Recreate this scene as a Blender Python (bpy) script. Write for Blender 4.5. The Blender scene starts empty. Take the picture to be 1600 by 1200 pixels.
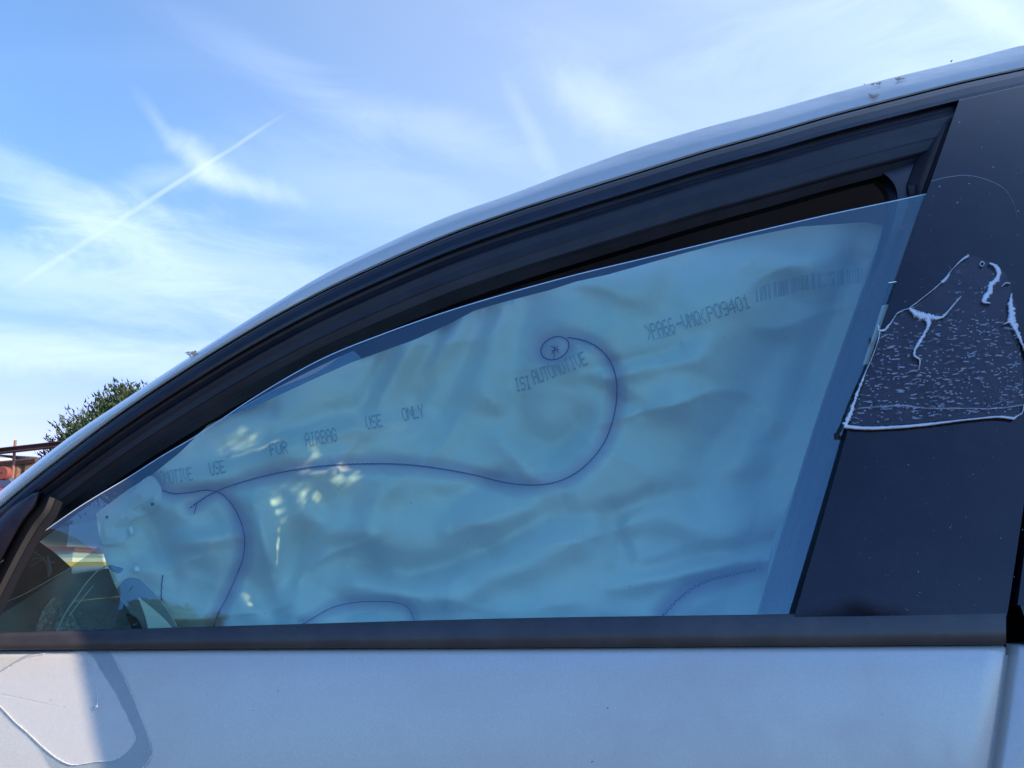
import bpy, math, random
import numpy as np
from mathutils import Vector, noise as mn
# ------------------------------------------------------------------ camera
F = 1250.0; PITCH = math.atan(300/1250.0); CAMZ = 0.98
sc = bpy.context.scene
cam_d = bpy.data.cameras.new('camera'); cam = bpy.data.objects.new('camera', cam_d)
sc.collection.objects.link(cam); sc.camera = cam
cam.location = (0, 0, CAMZ); cam.rotation_euler = (math.pi/2 + PITCH, 0, 0)
cam_d.sensor_width = 36; cam_d.lens = 36*F/1600; cam_d.clip_start = 0.02; cam_d.clip_end = 2000
cam_d.dof.use_dof = False
# ------------------------------------------------------------------ light
SUN = Vector((0.80, -0.32, 0.50)).normalized()
EL = math.asin(SUN.z); ROT = math.atan2(SUN.x, SUN.y)
sd = bpy.data.lights.new('sun', 'SUN'); sun = bpy.data.objects.new('sun', sd); sc.collection.objects.link(sun)
sd.energy = 3.2; sd.angle = math.radians(0.13); sd.color = (1.0, 0.78, 0.55)
sun.rotation_euler = SUN.to_track_quat('Z', 'Y').to_euler()
sc.view_settings.view_transform = 'Standard'; sc.view_settings.look = 'None'
sc.view_settings.exposure = 1.35; sc.view_settings.gamma = 1.0
sc.render.resolution_x = 1024; sc.render.resolution_y = 768

def raydir(px, py):
    px = np.asarray(px, float); py = np.asarray(py, float)
    u = (px-800)/F; v = (600-py)/F
    c, s = math.cos(PITCH), math.sin(PITCH)
    return np.stack([u, c - v*s, s + v*c], -1)

class NT:
    def __init__(s, tree): s.t = tree; s.n = tree.nodes; s.l = tree.links
    def new(s, kind, **kw):
        n = s.n.new(kind)
        for k, v in kw.items():
            if k.startswith('i_'):
                key = k[2:]; key = int(key) if key.isdigit() else key.replace('_', ' ')
                s.put(n.inputs[key], v)
            else: setattr(n, k, v)
        return n
    def put(s, inp, v):
        if isinstance(v, bpy.types.NodeSocket): s.l.new(v, inp)
        else: inp.default_value = v
    def math(s, op, a, b=0.0, c=0.0, clamp=False):
        n = s.n.new('ShaderNodeMath'); n.operation = op; n.use_clamp = clamp
        s.put(n.inputs[0], a); s.put(n.inputs[1], b)
        if op in ('MULTIPLY_ADD', 'SMOOTH_MIN'): s.put(n.inputs[2], c)
        return n.outputs[0]
    def ramp(s, x, a, b, lo=0.0, hi=1.0, smooth=True):
        n = s.n.new('ShaderNodeMapRange'); n.interpolation_type = 'SMOOTHSTEP' if smooth else 'LINEAR'
        s.put(n.inputs[0], x); s.put(n.inputs[1], a); s.put(n.inputs[2], b); s.put(n.inputs[3], lo); s.put(n.inputs[4], hi)
        return n.outputs[0]
    def mix(s, fac, a, b):
        n = s.n.new('ShaderNodeMix'); n.data_type = 'RGBA'
        s.put(n.inputs[0], fac); s.put(n.inputs[6], a); s.put(n.inputs[7], b); return n.outputs[2]
    def noise(s, vec, scale, detail=4, rough=0.5, dist=0.0):
        n = s.new('ShaderNodeTexNoise'); s.put(n.inputs['Vector'], vec)
        n.inputs['Scale'].default_value = scale; n.inputs['Detail'].default_value = detail
        n.inputs['Roughness'].default_value = rough; n.inputs['Distortion'].default_value = dist
        return n.outputs[0]

# ------------------------------------------------------------------ sky (world)
w = bpy.data.worlds.new('World'); sc.world = w; w.use_nodes = True
T = NT(w.node_tree); T.n.clear()
sky = T.new('ShaderNodeTexSky', sky_type='NISHITA', sun_disc=False, sun_elevation=EL, sun_rotation=ROT,
            air_density=1.0, dust_density=0.6, ozone_density=3.0, altitude=200)
tc = T.new('ShaderNodeTexCoord'); D0 = tc.outputs['Generated']
nrm = T.new('ShaderNodeVectorMath', operation='NORMALIZE'); T.l.new(D0, nrm.inputs[0]); DV = nrm.outputs[0]
sep = T.new('ShaderNodeSeparateXYZ'); T.l.new(DV, sep.inputs[0])
def dotn(v):
    n = T.new('ShaderNodeVectorMath', operation='DOT_PRODUCT'); T.l.new(DV, n.inputs[0])
    n.inputs[1].default_value = tuple(v); return n.outputs['Value']
def ray1(px, py):
    v = Vector(raydir(px, py)); return v.normalized()
zc = T.math('MAXIMUM', sep.outputs[2], 0.0); zc = T.math('ADD', zc, 0.12)
cu = T.math('DIVIDE', sep.outputs[0], zc); cv = T.math('DIVIDE', sep.outputs[1], zc)
comb = T.new('ShaderNodeCombineXYZ'); T.l.new(cu, comb.inputs[0]); T.l.new(cv, comb.inputs[1])
mp = T.new('ShaderNodeMapping'); T.l.new(comb.outputs[0], mp.inputs[0])
mp.inputs['Rotation'].default_value = (0, 0, math.radians(-24)); mp.inputs['Scale'].default_value = (0.55, 1.5, 1)
mp2 = T.new('ShaderNodeMapping'); T.l.new(comb.outputs[0], mp2.inputs[0])
mp2.inputs['Rotation'].default_value = (0, 0, math.radians(35)); mp2.inputs['Scale'].default_value = (0.6, 2.0, 1)
mp2.inputs['Location'].default_value = (3.1, 1.7, 0)
n1 = T.noise(mp.outputs[0], 1.6, 9, 0.60, 0.7)
n2 = T.noise(mp2.outputs[0], 2.6, 8, 0.62, 1.0)
wisp = T.math('MULTIPLY', T.ramp(n1, 0.42, 0.80), T.ramp(n2, 0.30, 0.70, 0.35, 1.0))
lowz = T.ramp(sep.outputs[2], 0.05, 0.55, 1.0, 0.40)
wisp = T.math('MULTIPLY', T.math('MULTIPLY', wisp, lowz), T.ramp(sep.outputs[1], -0.35, 0.25, 0.04, 0.20))
def blob(c, e, ang, sharp, amp, nse):
    """soft patch of cirrus round a direction of the sky; e = two angular half sizes, ang = its tilt"""
    c = Vector(c); r = c.cross(Vector((0, 0, 1))).normalized(); u = r.cross(c).normalized()
    a = math.radians(ang); ax = r*math.cos(a) + u*math.sin(a); ay = -r*math.sin(a) + u*math.cos(a)
    x = T.math('DIVIDE', dotn(ax), e[0]); y = T.math('DIVIDE', dotn(ay), e[1])
    d = T.math('SQRT', T.math('ADD', T.math('MULTIPLY', x, x), T.math('MULTIPLY', y, y)))
    d = T.math('ADD', d, T.math('MULTIPLY', T.math('SUBTRACT', nse, 0.5), 1.7))
    f = T.ramp(d, sharp, 1.15, 1.0, 0.0)
    f = T.math('MULTIPLY', f, T.ramp(dotn(c), 0.2, 0.4))
    return T.math('MULTIPLY', f, amp*0.56)
fine = T.noise(DV, 9.0, 9, 0.66, 0.8)
mp3 = T.new('ShaderNodeMapping'); T.l.new(DV, mp3.inputs[0]); mp3.inputs['Scale'].default_value = (1.0, 1.0, 3.6)
mp3.inputs['Rotation'].default_value = (0, math.radians(14), 0)
streak = T.noise(mp3.outputs[0], 5.0, 9, 0.66, 0.9)
veil = T.math('MULTIPLY', T.ramp(dotn(ray1(1750, -80)), 0.40, 1.02), 0.34)
cl = T.math('MAXIMUM', T.math('MULTIPLY', T.ramp(sep.outputs[1], -0.2, 0.3), T.math('ADD', veil, 0.04)), 0.0)
cl = T.math('SUBTRACT', T.math('ADD', cl, wisp), T.math('MULTIPLY', cl, wisp))
for c, e, ang, sh, amp, ns in [
    ((312, 250), (0.050, 0.022), -35, 0.0, 0.85, fine), ((385, 288), (0.065, 0.020), -8, 0.0, 0.70, fine),
    ((250, 195), (0.050, 0.012), -50, 0.0, 0.30, fine), ((250, 280), (0.085, 0.020), 25, 0.0, 0.42, fine),
    ((70, 300), (0.15, 0.035), -20, 0.0, 0.42, streak), ((200, 380), (0.17, 0.05), -18, 0.0, 0.60, streak),
    ((120, 440), (0.28, 0.045), -2, 0.0, 0.62, streak), ((400, 430), (0.24, 0.06), -6, 0.0, 0.55, streak),
    ((250, 560), (0.34, 0.035), 2, 0.0, 0.42, streak), ((40, 540), (0.2, 0.03), 2, 0.0, 0.42, streak),
    ((950, 165), (0.085, 0.040), -32, 0.0, 0.60, fine), ((828, 200), (0.075, 0.014), -62, 0.0, 0.26, fine),
    ((700, 210), (0.20, 0.035), -16, 0.0, 0.33, streak), ((430, 110), (0.16, 0.03), -18, 0.0, 0.22, streak),
    ((560, 300), (0.24, 0.06), -8, 0.0, 0.30, streak), ((1120, 190), (0.30, 0.10), -30, 0.0, 0.24, streak),
    ((1330, 90), (0.34, 0.09), -38, 0.0, 0.34, streak), ((1600, 20), (0.26, 0.14), -45, -0.2, 0.60, streak),
    ((1560, 30), (0.16, 0.022), -55, 0.0, 0.60, fine)]:
    b = blob(ray1(*c), e, ang, sh, amp, ns)
    cl = T.math('SUBTRACT', T.math('ADD', cl, b), T.math('MULTIPLY', cl, b))
# contrail: a thin great-circle streak
ra, rb = ray1(20, 450), ray1(470, 163)
pn = ra.cross(rb).normalized(); mid = (ra+rb).normalized(); al = (rb-ra).normalized()
wob = T.math('MULTIPLY', T.math('SUBTRACT', fine, 0.5), 0.004)
dl = T.math('ABSOLUTE', T.math('ADD', dotn(pn), wob))
tpos = dotn(al); half = al.dot(rb)
wd = T.ramp(tpos, -half, half, 0.0050, 0.0028, False)
ct = T.ramp(T.math('DIVIDE', dl, wd), 0.15, 1.0, 1.0, 0.0)
ct = T.math('MULTIPLY', ct, T.ramp(tpos, -half-0.02, -half+0.07))
ct = T.math('MULTIPLY', ct, T.ramp(tpos, half-0.10, half+0.0, 1.0, 0.0))
ct = T.math('MULTIPLY', ct, T.ramp(dotn(mid), 0.5, 0.7))
ct = T.math('MULTIPLY', ct, T.ramp(fine, 0.3, 0.6, 0.10, 0.30))
cl = T.math('SUBTRACT', T.math('ADD', cl, ct), T.math('MULTIPLY', cl, ct))
cl = T.math('MINIMUM', cl, 1.0)
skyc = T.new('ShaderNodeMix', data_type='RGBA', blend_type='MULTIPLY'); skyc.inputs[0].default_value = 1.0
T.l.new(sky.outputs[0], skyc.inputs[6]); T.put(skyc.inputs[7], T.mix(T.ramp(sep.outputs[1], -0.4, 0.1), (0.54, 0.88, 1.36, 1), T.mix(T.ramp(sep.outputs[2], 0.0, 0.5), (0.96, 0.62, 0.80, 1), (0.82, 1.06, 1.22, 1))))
cloudc = (6.3, 6.9, 8.2, 1)
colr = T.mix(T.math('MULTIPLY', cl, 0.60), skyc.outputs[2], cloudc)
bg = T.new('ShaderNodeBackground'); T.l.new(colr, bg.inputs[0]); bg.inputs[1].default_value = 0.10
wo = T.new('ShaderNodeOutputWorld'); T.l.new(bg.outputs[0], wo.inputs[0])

# ------------------------------------------------------------------ car side surface and projection
DB = 0.68; ZB = 0.93; YC = DB + 0.875
def S(z):
    h = z-ZB
    up = DB + 0.176*h + 0.334*h*h
    dn = DB - 0.03*(1-np.exp(np.minimum(h, 0)/0.15))
    return np.where(h >= 0, up, dn)
def P(px, py, off=0.0):
    """point of the car's side surface (shifted inward by off) that a pixel of the photograph shows"""
    d = raydir(px, py); off = np.broadcast_to(np.asarray(off, float), d.shape[:-1])
    lo = np.full(d.shape[:-1], 0.2); hi = np.full(d.shape[:-1], 6.0)
    for _ in range(34):
        m = (lo+hi)/2; f = d[..., 1]*m - S(CAMZ+d[..., 2]*m) - off
        hi = np.where(f > 0, m, hi); lo = np.where(f > 0, lo, m)
    m = ((lo+hi)/2)[..., None]
    return d*m + np.array([0, 0, CAMZ])
def at(px, py, y):
    d = raydir(px, py); return Vector(d*(y/d[1])) + Vector((0, 0, CAMZ))
def cubic(pts, x):
    """smooth interpolation through points, linear beyond the ends"""
    p = np.array(pts, float); X, Y = p[:, 0], p[:, 1]; x = np.asarray(x, float)
    h = np.diff(X); s = np.diff(Y)/h
    m = np.empty(len(X)); m[0] = s[0]; m[-1] = s[-1]
    m[1:-1] = (s[:-1]*h[1:]+s[1:]*h[:-1])/(h[:-1]+h[1:])
    i = np.clip(np.searchsorted(X, x)-1, 0, len(X)-2)
    t = (x-X[i])/h[i]; tc_ = np.clip(t, 0, 1)
    a = (2*tc_**3-3*tc_**2+1)*Y[i]+(tc_**3-2*tc_**2+tc_)*h[i]*m[i]+(-2*tc_**3+3*tc_**2)*Y[i+1]+(tc_**3-tc_**2)*h[i]*m[i+1]
    return a + np.where(t > 1, (x-X[i+1])*m[-1], 0) + np.where(t < 0, (x-X[i])*m[0], 0)
def path(pts, n):
    """n points along a smooth curve through pts"""
    p = np.array(pts, float); d = np.r_[0, np.cumsum(np.hypot(*np.diff(p, axis=0).T))]
    t = np.linspace(0, d[-1], n)
    return np.stack([cubic(np.c_[d, p[:, 0]], t), cubic(np.c_[d, p[:, 1]], t)], -1)
def poly(pts, n):
    p = np.array(pts, float); d = np.r_[0, np.cumsum(np.sqrt((np.diff(p, axis=0)**2).sum(1)))]
    t = np.linspace(0, d[-1], n)
    return np.stack([np.interp(t, d, p[:, k]) for k in range(p.shape[1])], -1)

# ------------------------------------------------------------------ object helpers
COL = sc.collection
def tag(o, label, cat, group=None, kind=None):
    if label: o['label'] = label
    if cat: o['category'] = cat
    if group: o['group'] = group
    if kind: o['kind'] = kind
    return o
def empty(name, loc=(0, 0, 0), parent=None):
    o = bpy.data.objects.new(name, None); o.empty_display_size = 0.1; COL.objects.link(o); o.location = loc; o.parent = parent; return o
def build(name, V, Fc, mats, parent=None, smooth=True, fm=None, col=None, auto=None):
    me = bpy.data.meshes.new(name); me.from_pydata([tuple(map(float, v)) for v in V], [], Fc)
    if not isinstance(mats, (list, tuple)): mats = [mats]
    for m in mats: me.materials.append(m)
    if fm is not None: me.polygons.foreach_set('material_index', fm)
    me.polygons.foreach_set('use_smooth', [smooth]*len(me.polygons))
    if auto is not None and smooth:
        me.validate(); me.set_sharp_from_angle(angle=math.radians(auto))
    if col is not None:
        a = me.color_attributes.new('tone', 'FLOAT_COLOR', 'POINT'); a.data.foreach_set('color', np.asarray(col, float).ravel())
    me.update()
    o = bpy.data.objects.new(name, me); COL.objects.link(o)
    if parent is not None:
        o.parent = parent
        wp = Vector((0, 0, 0)); q = parent
        while q is not None: wp += q.location; q = q.parent
        o.location = -wp      # meshes are written in world coordinates
    return o
class MB:
    def __init__(s): s.V = []; s.F = []; s.M = []
    def add(s, V, Fc, m=0):
        b = len(s.V); s.V += [tuple(map(float, v)) for v in V]; s.F += [tuple(i+b for i in f) for f in Fc]; s.M += [m]*len(Fc)
    def grid(s, G, m=0, flip=False, cu=False):
        G = np.asarray(G); r, c = G.shape[:2]
        f = []
        for i in range(r-1):
            for j in range(c-1 + (1 if cu else 0)):
                j2 = (j+1) % c
                q = (i*c+j, i*c+j2, (i+1)*c+j2, (i+1)*c+j); f.append(q[::-1] if flip else q)
        s.add(G.reshape(-1, 3), f, m)
    def box(s, c, d, m=0, rot=None, taper=1.0):
        x, y, z = [v/2 for v in d]; vs = []
        for k, (a, b, e) in enumerate([(-1,-1,-1),(1,-1,-1),(1,1,-1),(-1,1,-1),(-1,-1,1),(1,-1,1),(1,1,1),(-1,1,1)]):
            t = taper if e > 0 else 1
            v = Vector((a*x*t, b*y*t, e*z))
            if rot is not None: v = rot @ v
            vs.append(v+Vector(c))
        s.add(vs, [(0,3,2,1),(4,5,6,7),(0,1,5,4),(1,2,6,5),(2,3,7,6),(3,0,4,7)], m)
    def tube(s, pts, r, n=6, m=0, caps=True):
        pts = [Vector(p) for p in pts]; k = len(pts)
        rr = list(r) if hasattr(r, '__len__') else [r]*k
        rings = []; up = Vector((0.13, 0.3, 0.94))
        for i, p in enumerate(pts):
            t = (pts[min(i+1, k-1)]-pts[max(i-1, 0)])
            if t.length < 1e-9: t = Vector((0, 0, 1))
            t.normalize(); a = t.cross(up)
            if a.length < 1e-3: a = t.cross(Vector((1, 0, 0)))
            a.normalize(); b = t.cross(a)
            rings.append([p + (a*math.cos(2*math.pi*j/n)+b*math.sin(2*math.pi*j/n))*rr[i] for j in range(n)])
        base = [v for q in rings for v in q]; f = []
        for i in range(k-1):
            for j in range(n): f.append((i*n+j, i*n+(j+1) % n, (i+1)*n+(j+1) % n, (i+1)*n+j))
        if caps: f.append(tuple(range(n))[::-1]); f.append(tuple((k-1)*n+j for j in range(n)))
        s.add(base, f, m)
    def lathe(s, prof, c, axis='y', n=32, m=0):
        """prof: (radius, along) pairs revolved round an axis through c"""
        G = []
        for r, a in prof:
            row = []
            for j in range(n):
                q = 2*math.pi*j/n; u, v = r*math.cos(q), r*math.sin(q)
                row.append({'y': (c[0]+u, c[1]+a, c[2]+v), 'z': (c[0]+u, c[1]+v, c[2]+a), 'x': (c[0]+a, c[1]+u, c[2]+v)}[axis])
            G.append(row)
        s.grid(G, m, cu=True)
    def build(s, name, mats, parent=None, smooth=True, auto=35):
        return build(name, s.V, s.F, mats, parent, smooth, s.M, auto=auto)
def solid(o, t, off=1.0, bevel=0):
    m = o.modifiers.new('thickness', 'SOLIDIFY'); m.thickness = t; m.offset = off
    if bevel:
        b = o.modifiers.new('edge', 'BEVEL'); b.width = bevel; b.segments = 2; b.limit_method = 'ANGLE'
    return o

# ------------------------------------------------------------------ materials
def mat(name, base=(0.5, 0.5, 0.5), rough=0.5, metal=0.0, spec=0.5, coat=0.0, coatr=0.05, fn=None):
    m = bpy.data.materials.new(name); m.use_nodes = True; t = NT(m.node_tree)
    b = t.n['Principled BSDF']
    b.inputs['Base Color'].default_value = (*base, 1); b.inputs['Roughness'].default_value = rough
    b.inputs['Metallic'].default_value = metal; b.inputs['Specular IOR Level'].default_value = spec
    b.inputs['Coat Weight'].default_value = coat; b.inputs['Coat Roughness'].default_value = coatr
    if fn: fn(t, b)
    return m
def objc(t): return t.new('ShaderNodeTexCoord').outputs['Object']
def bump(t, b, h, strength, dist, key='Normal'):
    n = t.new('ShaderNodeBump'); n.inputs['Strength'].default_value = strength; n.inputs['Distance'].default_value = dist
    t.put(n.inputs['Height'], h); t.l.new(n.outputs[0], b.inputs[key]); return n
def f_paint(t, b):
    c = objc(t); n = t.noise(c, 5, 5, 0.6); fl = t.noise(c, 900, 2, 0.6); op = t.noise(c, 420, 3, 0.55)
    spk = t.noise(c, 160, 2, 0.5)
    dust = t.ramp(t.math('ADD', n, t.math('MULTIPLY', t.noise(c, 40, 4, .6), 0.3)), 0.5, 0.9, 0.0, 0.35)
    base = t.mix(t.ramp(fl, 0.35, 0.7), (0.52, 0.52, 0.49, 1), (0.59, 0.585, 0.55, 1))
    base = t.mix(dust, base, (0.50, 0.47, 0.43, 1))
    base = t.mix(t.ramp(spk, 0.765, 0.79), base, (0.10, 0.10, 0.11, 1))
    t.l.new(base, b.inputs['Base Color'])
    t.put(b.inputs['Roughness'], t.ramp(dust, 0, 0.35, 0.30, 0.5))
    bump(t, b, t.math('ADD', op, t.math('MULTIPLY', fl, 0.5)), 0.10, 0.0005)
PAINT = mat('silver_white_paint', rough=0.35, metal=0.15, coat=0.35, coatr=0.12, fn=f_paint)
def f_black(t, b):
    c = objc(t); n = t.noise(c, 30, 6, 0.65); sp = t.noise(c, 330, 2, 0.5)
    base = t.mix(t.ramp(n, 0.35, 0.8), (0.009, 0.006, 0.012, 1), (0.018, 0.014, 0.023, 1))
    base = t.mix(t.ramp(sp, 0.75, 0.80), base, (0.4, 0.4, 0.42, 1))
    t.l.new(base, b.inputs['Base Color']); bump(t, b, t.noise(c, 600, 3), 0.03, 0.0004)
GLOSS = mat('gloss_black_plastic', rough=0.07, spec=0.34, fn=f_black)
def f_rub(t, b):
    c = objc(t); n = t.noise(c, 22, 6, 0.65)
    t.l.new(t.mix(t.ramp(n, 0.3, 0.8), (0.007, 0.006, 0.010, 1), (0.018, 0.016, 0.023, 1)), b.inputs['Base Color'])
    bump(t, b, t.noise(c, 800, 3), 0.3, 0.0005)
def f_belt(t, b):
    c = objc(t); n = t.noise(c, 26, 6, 0.65)
    t.l.new(t.mix(t.ramp(n, 0.3, 0.8), (0.030, 0.028, 0.032, 1), (0.060, 0.055, 0.056, 1)), b.inputs['Base Color'])
    bump(t, b, t.noise(c, 700, 3), 0.3, 0.0005)
BELT = mat('weathered_belt_trim', rough=0.38, spec=0.6, fn=f_belt)
RUBBER = mat('dusty_black_rubber', rough=0.50, spec=0.40, fn=f_rub)
TRIM = mat('satin_black_trim', rough=0.28, spec=0.5, fn=f_rub)
DARK = mat('dark_lining', (0.05, 0.05, 0.058), 0.8, spec=0.2)
HEADL = mat('grey_headliner_cloth', (0.22, 0.24, 0.30), 0.9)
DRUB = mat('soft_black_seal', (0.007, 0.007, 0.009), 0.6, spec=0.25)
SLIT = mat('black_gap', (0.004, 0.004, 0.005), 0.9, spec=0.05)

def glassmat(name, tint, ior, dust=0.02, refl=(1, 1, 1), band=None):
    m = bpy.data.materials.new(name); m.use_nodes = True; t = NT(m.node_tree); t.n.clear()
    out = t.new('ShaderNodeOutputMaterial'); tr = t.new('ShaderNodeBsdfTransparent'); tr.inputs[0].default_value = (*tint, 1)
    gl = t.new('ShaderNodeBsdfGlossy'); gl.inputs['Roughness'].default_value = 0.01; gl.inputs[0].default_value = (*refl, 1)
    if band:
        sz = t.new('ShaderNodeSeparateXYZ'); t.l.new(objc(t), sz.inputs[0])
        t.l.new(t.mix(t.ramp(sz.outputs[2], band[0], band[1]), (*tint, 1), (*band[2], 1)), tr.inputs[0])
    ge = t.new('ShaderNodeNewGeometry'); dt = t.new('ShaderNodeVectorMath', operation='DOT_PRODUCT')
    t.l.new(ge.outputs['Normal'], dt.inputs[0]); t.l.new(ge.outputs['Incoming'], dt.inputs[1])
    f0 = ior
    fres = t.math('MULTIPLY_ADD', t.math('POWER', t.math('SUBTRACT', 1.0, t.math('ABSOLUTE', dt.outputs['Value'])), 5.0), 1-f0, f0)
    m1 = t.new('ShaderNodeMixShader'); t.l.new(fres, m1.inputs[0]); t.l.new(tr.outputs[0], m1.inputs[1]); t.l.new(gl.outputs[0], m1.inputs[2])
    df = t.new('ShaderNodeBsdfDiffuse'); df.inputs[0].default_value = (0.5, 0.5, 0.5, 1)
    c = objc(t)
    k = t.math('MULTIPLY', t.ramp(t.noise(c, 7, 7, 0.68), 0.3, 0.75, 0.4, 1.6), dust)
    sp = t.ramp(t.noise(c, 230, 2, 0.5), 0.765, 0.80, 0.0, 0.35 if dust else 0.0)
    k = t.math('ADD', k, sp)
    m2 = t.new('ShaderNodeMixShader'); t.l.new(k, m2.inputs[0]); t.l.new(m1.outputs[0], m2.inputs[1]); t.l.new(df.outputs[0], m2.inputs[2])
    t.l.new(m2.outputs[0], out.inputs[0]); return m
GLASS = glassmat('tinted_window_glass', (0.72, 0.88, 0.74), 0.135, 0.03, (0.66, 0.93, 1.0))
GLASS2 = glassmat('windscreen_glass', (0.62, 0.76, 0.78), 0.05, 0.0, (1, 1, 1), (1.008, 1.024, (0.04, 0.12, 0.22)))
GLASS3 = glassmat('dark_far_glass', (0.12, 0.16, 0.19), 0.05, 0.01)
def clearmat():
    m = bpy.data.materials.new('glass_inner_face'); m.use_nodes = True; t = NT(m.node_tree); t.n.clear()
    out = t.new('ShaderNodeOutputMaterial'); tr = t.new('ShaderNodeBsdfTransparent'); t.l.new(tr.outputs[0], out.inputs[0]); return m
GIN = clearmat()
GEDGE = mat('ground_glass_edge', (0.55, 0.66, 0.70), 0.35, spec=0.6)

def f_cloth(t, b):
    c = objc(t); at_ = t.new('ShaderNodeVertexColor', layer_name='tone')
    n = t.noise(c, 9, 5, 0.6)
    base = t.mix(t.ramp(n, 0.3, 0.75, 0, 0.35), (0.82, 0.82, 0.76, 1), (0.70, 0.71, 0.67, 1))
    mx = t.new('ShaderNodeMix', data_type='RGBA', blend_type='MULTIPLY'); mx.inputs[0].default_value = 1
    t.l.new(base, mx.inputs[6]); t.l.new(at_.outputs[0], mx.inputs[7]); t.l.new(mx.outputs[2], b.inputs['Base Color'])
    w1 = t.new('ShaderNodeTexWave', wave_type='BANDS', bands_direction='DIAGONAL'); t.l.new(c, w1.inputs[0])
    w1.inputs['Scale'].default_value = 300; w1.inputs['Distortion'].default_value = 0.5
    mp_ = t.new('ShaderNodeMapping'); t.l.new(c, mp_.inputs[0]); mp_.inputs['Scale'].default_value = (-1, 1, 1)
    w2 = t.new('ShaderNodeTexWave', wave_type='BANDS', bands_direction='DIAGONAL'); t.l.new(mp_.outputs[0], w2.inputs[0])
    w2.inputs['Scale'].default_value = 300; w2.inputs['Distortion'].default_value = 0.5
    h = t.math('ADD', t.math('MULTIPLY', t.math('MULTIPLY', w1.outputs[1], w2.outputs[1]), 0.25), t.math('MULTIPLY', t.noise(c, 60, 4, .6), 1.2))
    bump(t, b, h, 0.5, 0.0012)
    tl = t.new('ShaderNodeBsdfTranslucent'); t.l.new(mx.outputs[2], tl.inputs[0])
    ms = t.new('ShaderNodeMixShader'); ms.inputs[0].default_value = 0.12
    out = t.n['Material Output']; t.l.new(b.outputs[0], ms.inputs[1]); t.l.new(tl.outputs[0], ms.inputs[2]); t.l.new(ms.outputs[0], out.inputs[0])
CLOTH = mat('white_airbag_cloth', rough=0.75, spec=0.25, fn=f_cloth)
THREAD = mat('navy_thread', (0.035, 0.04, 0.10), 0.7)
INK = mat('grey_print_ink', (0.38, 0.42, 0.44), 0.8)
MIR = mat('black_mirror_shell', (0.012, 0.012, 0.014), 0.75, spec=0.2)
INK2 = mat('faded_print_ink', (0.46, 0.50, 0.52), 0.8)
PLASTIC = mat('pale_plastic', (0.62, 0.64, 0.64), 0.45)
WHITE = mat('white_clip_plastic', (0.85, 0.86, 0.84), 0.4)
# ------------------------------------------------------------------ side-view curves of the car (photo pixels -> side surface)
cC = [(-300,1010),(-150,885),(0,768),(50,728),(100,689),(200,621),(300,555),(400,492),(500,432),(600,382),(700,338),(800,303),(900,265),(1000,230),(1100,200),(1200,174),(1300,146),(1400,120),(1500,96),(1600,70),(1750,37)]
cB = [(-300,1022),(-150,896),(0,777),(50,736),(100,696),(200,628),(300,561),(400,498),(500,439),(600,389),(700,349),(800,314),(900,278),(1000,247),(1100,218),(1200,191),(1300,162),(1400,136),(1500,112),(1600,90),(1750,58)]
cA = [(-300,1052),(-150,920),(0,794),(50,752),(100,713),(200,639),(300,573),(400,512),(500,458),(600,411),(700,368),(800,332),(900,300),(1000,269),(1100,238),(1200,210),(1300,181),(1400,155),(1500,130),(1600,108),(1750,77)]
NX = np.r_[np.arange(-300, 1700, 20.0), 1700]
def side_curve(pts, off, dy=0.0, extz=0.0):
    """a curve along the window line: measured part, then on along the roof to the tail; returns Nx3"""
    a = P(NX, cubic(pts, NX)+dy, off)
    x0, z0 = a[-1, 0], a[-1, 2]
    sl = (a[-1, 2]-a[-8, 2])/(a[-1, 0]-a[-8, 0]); sl = 0.17
    dx = np.linspace(0.04, 2.05, 34); z = z0 + sl*dx - 0.155*dx*dx
    x = x0+dx
    b = np.stack([x, S(z)+np.broadcast_to(off, z.shape), z], -1)
    return np.vstack([a, b])
def mirror(G):
    G = np.array(G); G[..., 1] = 2*YC-G[..., 1]; return G

car = empty('car', (0.3, YC, 0)); tag(car, 'silver white car with black window trim, its front window partly lowered', 'car')

# roof and rails -------------------------------------------------------------
A_ = side_curve(cA, 0.005); B_ = side_curve(cB, 0.001); C_ = side_curve(cC, 0.034)
k_roof = int(np.argmin(abs(C_[:, 0]+0.05)))       # the roof panel starts here, the windscreen in front of it
def rail(mb, fl):
    A0 = side_curve(cA, 0.022, 0.5); A1 = side_curve(cA, 0.006, -0.6); M1 = A_*0.55+B_*0.45; M1[:, 1] -= 0.0022
    M0 = A_*0.85+B_*0.15; M0[:, 1] -= 0.0012; M2 = A_*0.2+B_*0.8; M2[:, 1] -= 0.0016
    R1 = B_*0.6+C_*0.4; R1[:, 2] += 0.0010
    R2 = B_*0.2+C_*0.8; R2[:, 2] += 0.0008
    R3 = C_.copy(); R3[:, 1] += 0.02; R3[:, 2] += 0.004; R4 = C_.copy(); R4[:, 1] += 0.05; R4[:, 2] += 0.002
    G = np.stack([A0, A1, M0, M1, M2, B_, R1, R2, C_, R3, R4])
    if fl: G = mirror(G)
    mb.grid(G, flip=not fl)
mb = MB(); rail(mb, False); rail(mb, True)
R4 = C_.copy(); R4[:, 1] += 0.05; R4[:, 2] += 0.002
def pathi(pts, n):
    p = np.array(pts, float); k = np.arange(len(p)); t = np.linspace(0, len(p)-1, n)
    return np.stack([cubic(np.c_[k, p[:, 0]], t), cubic(np.c_[k, p[:, 1]], t)], -1)
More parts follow.
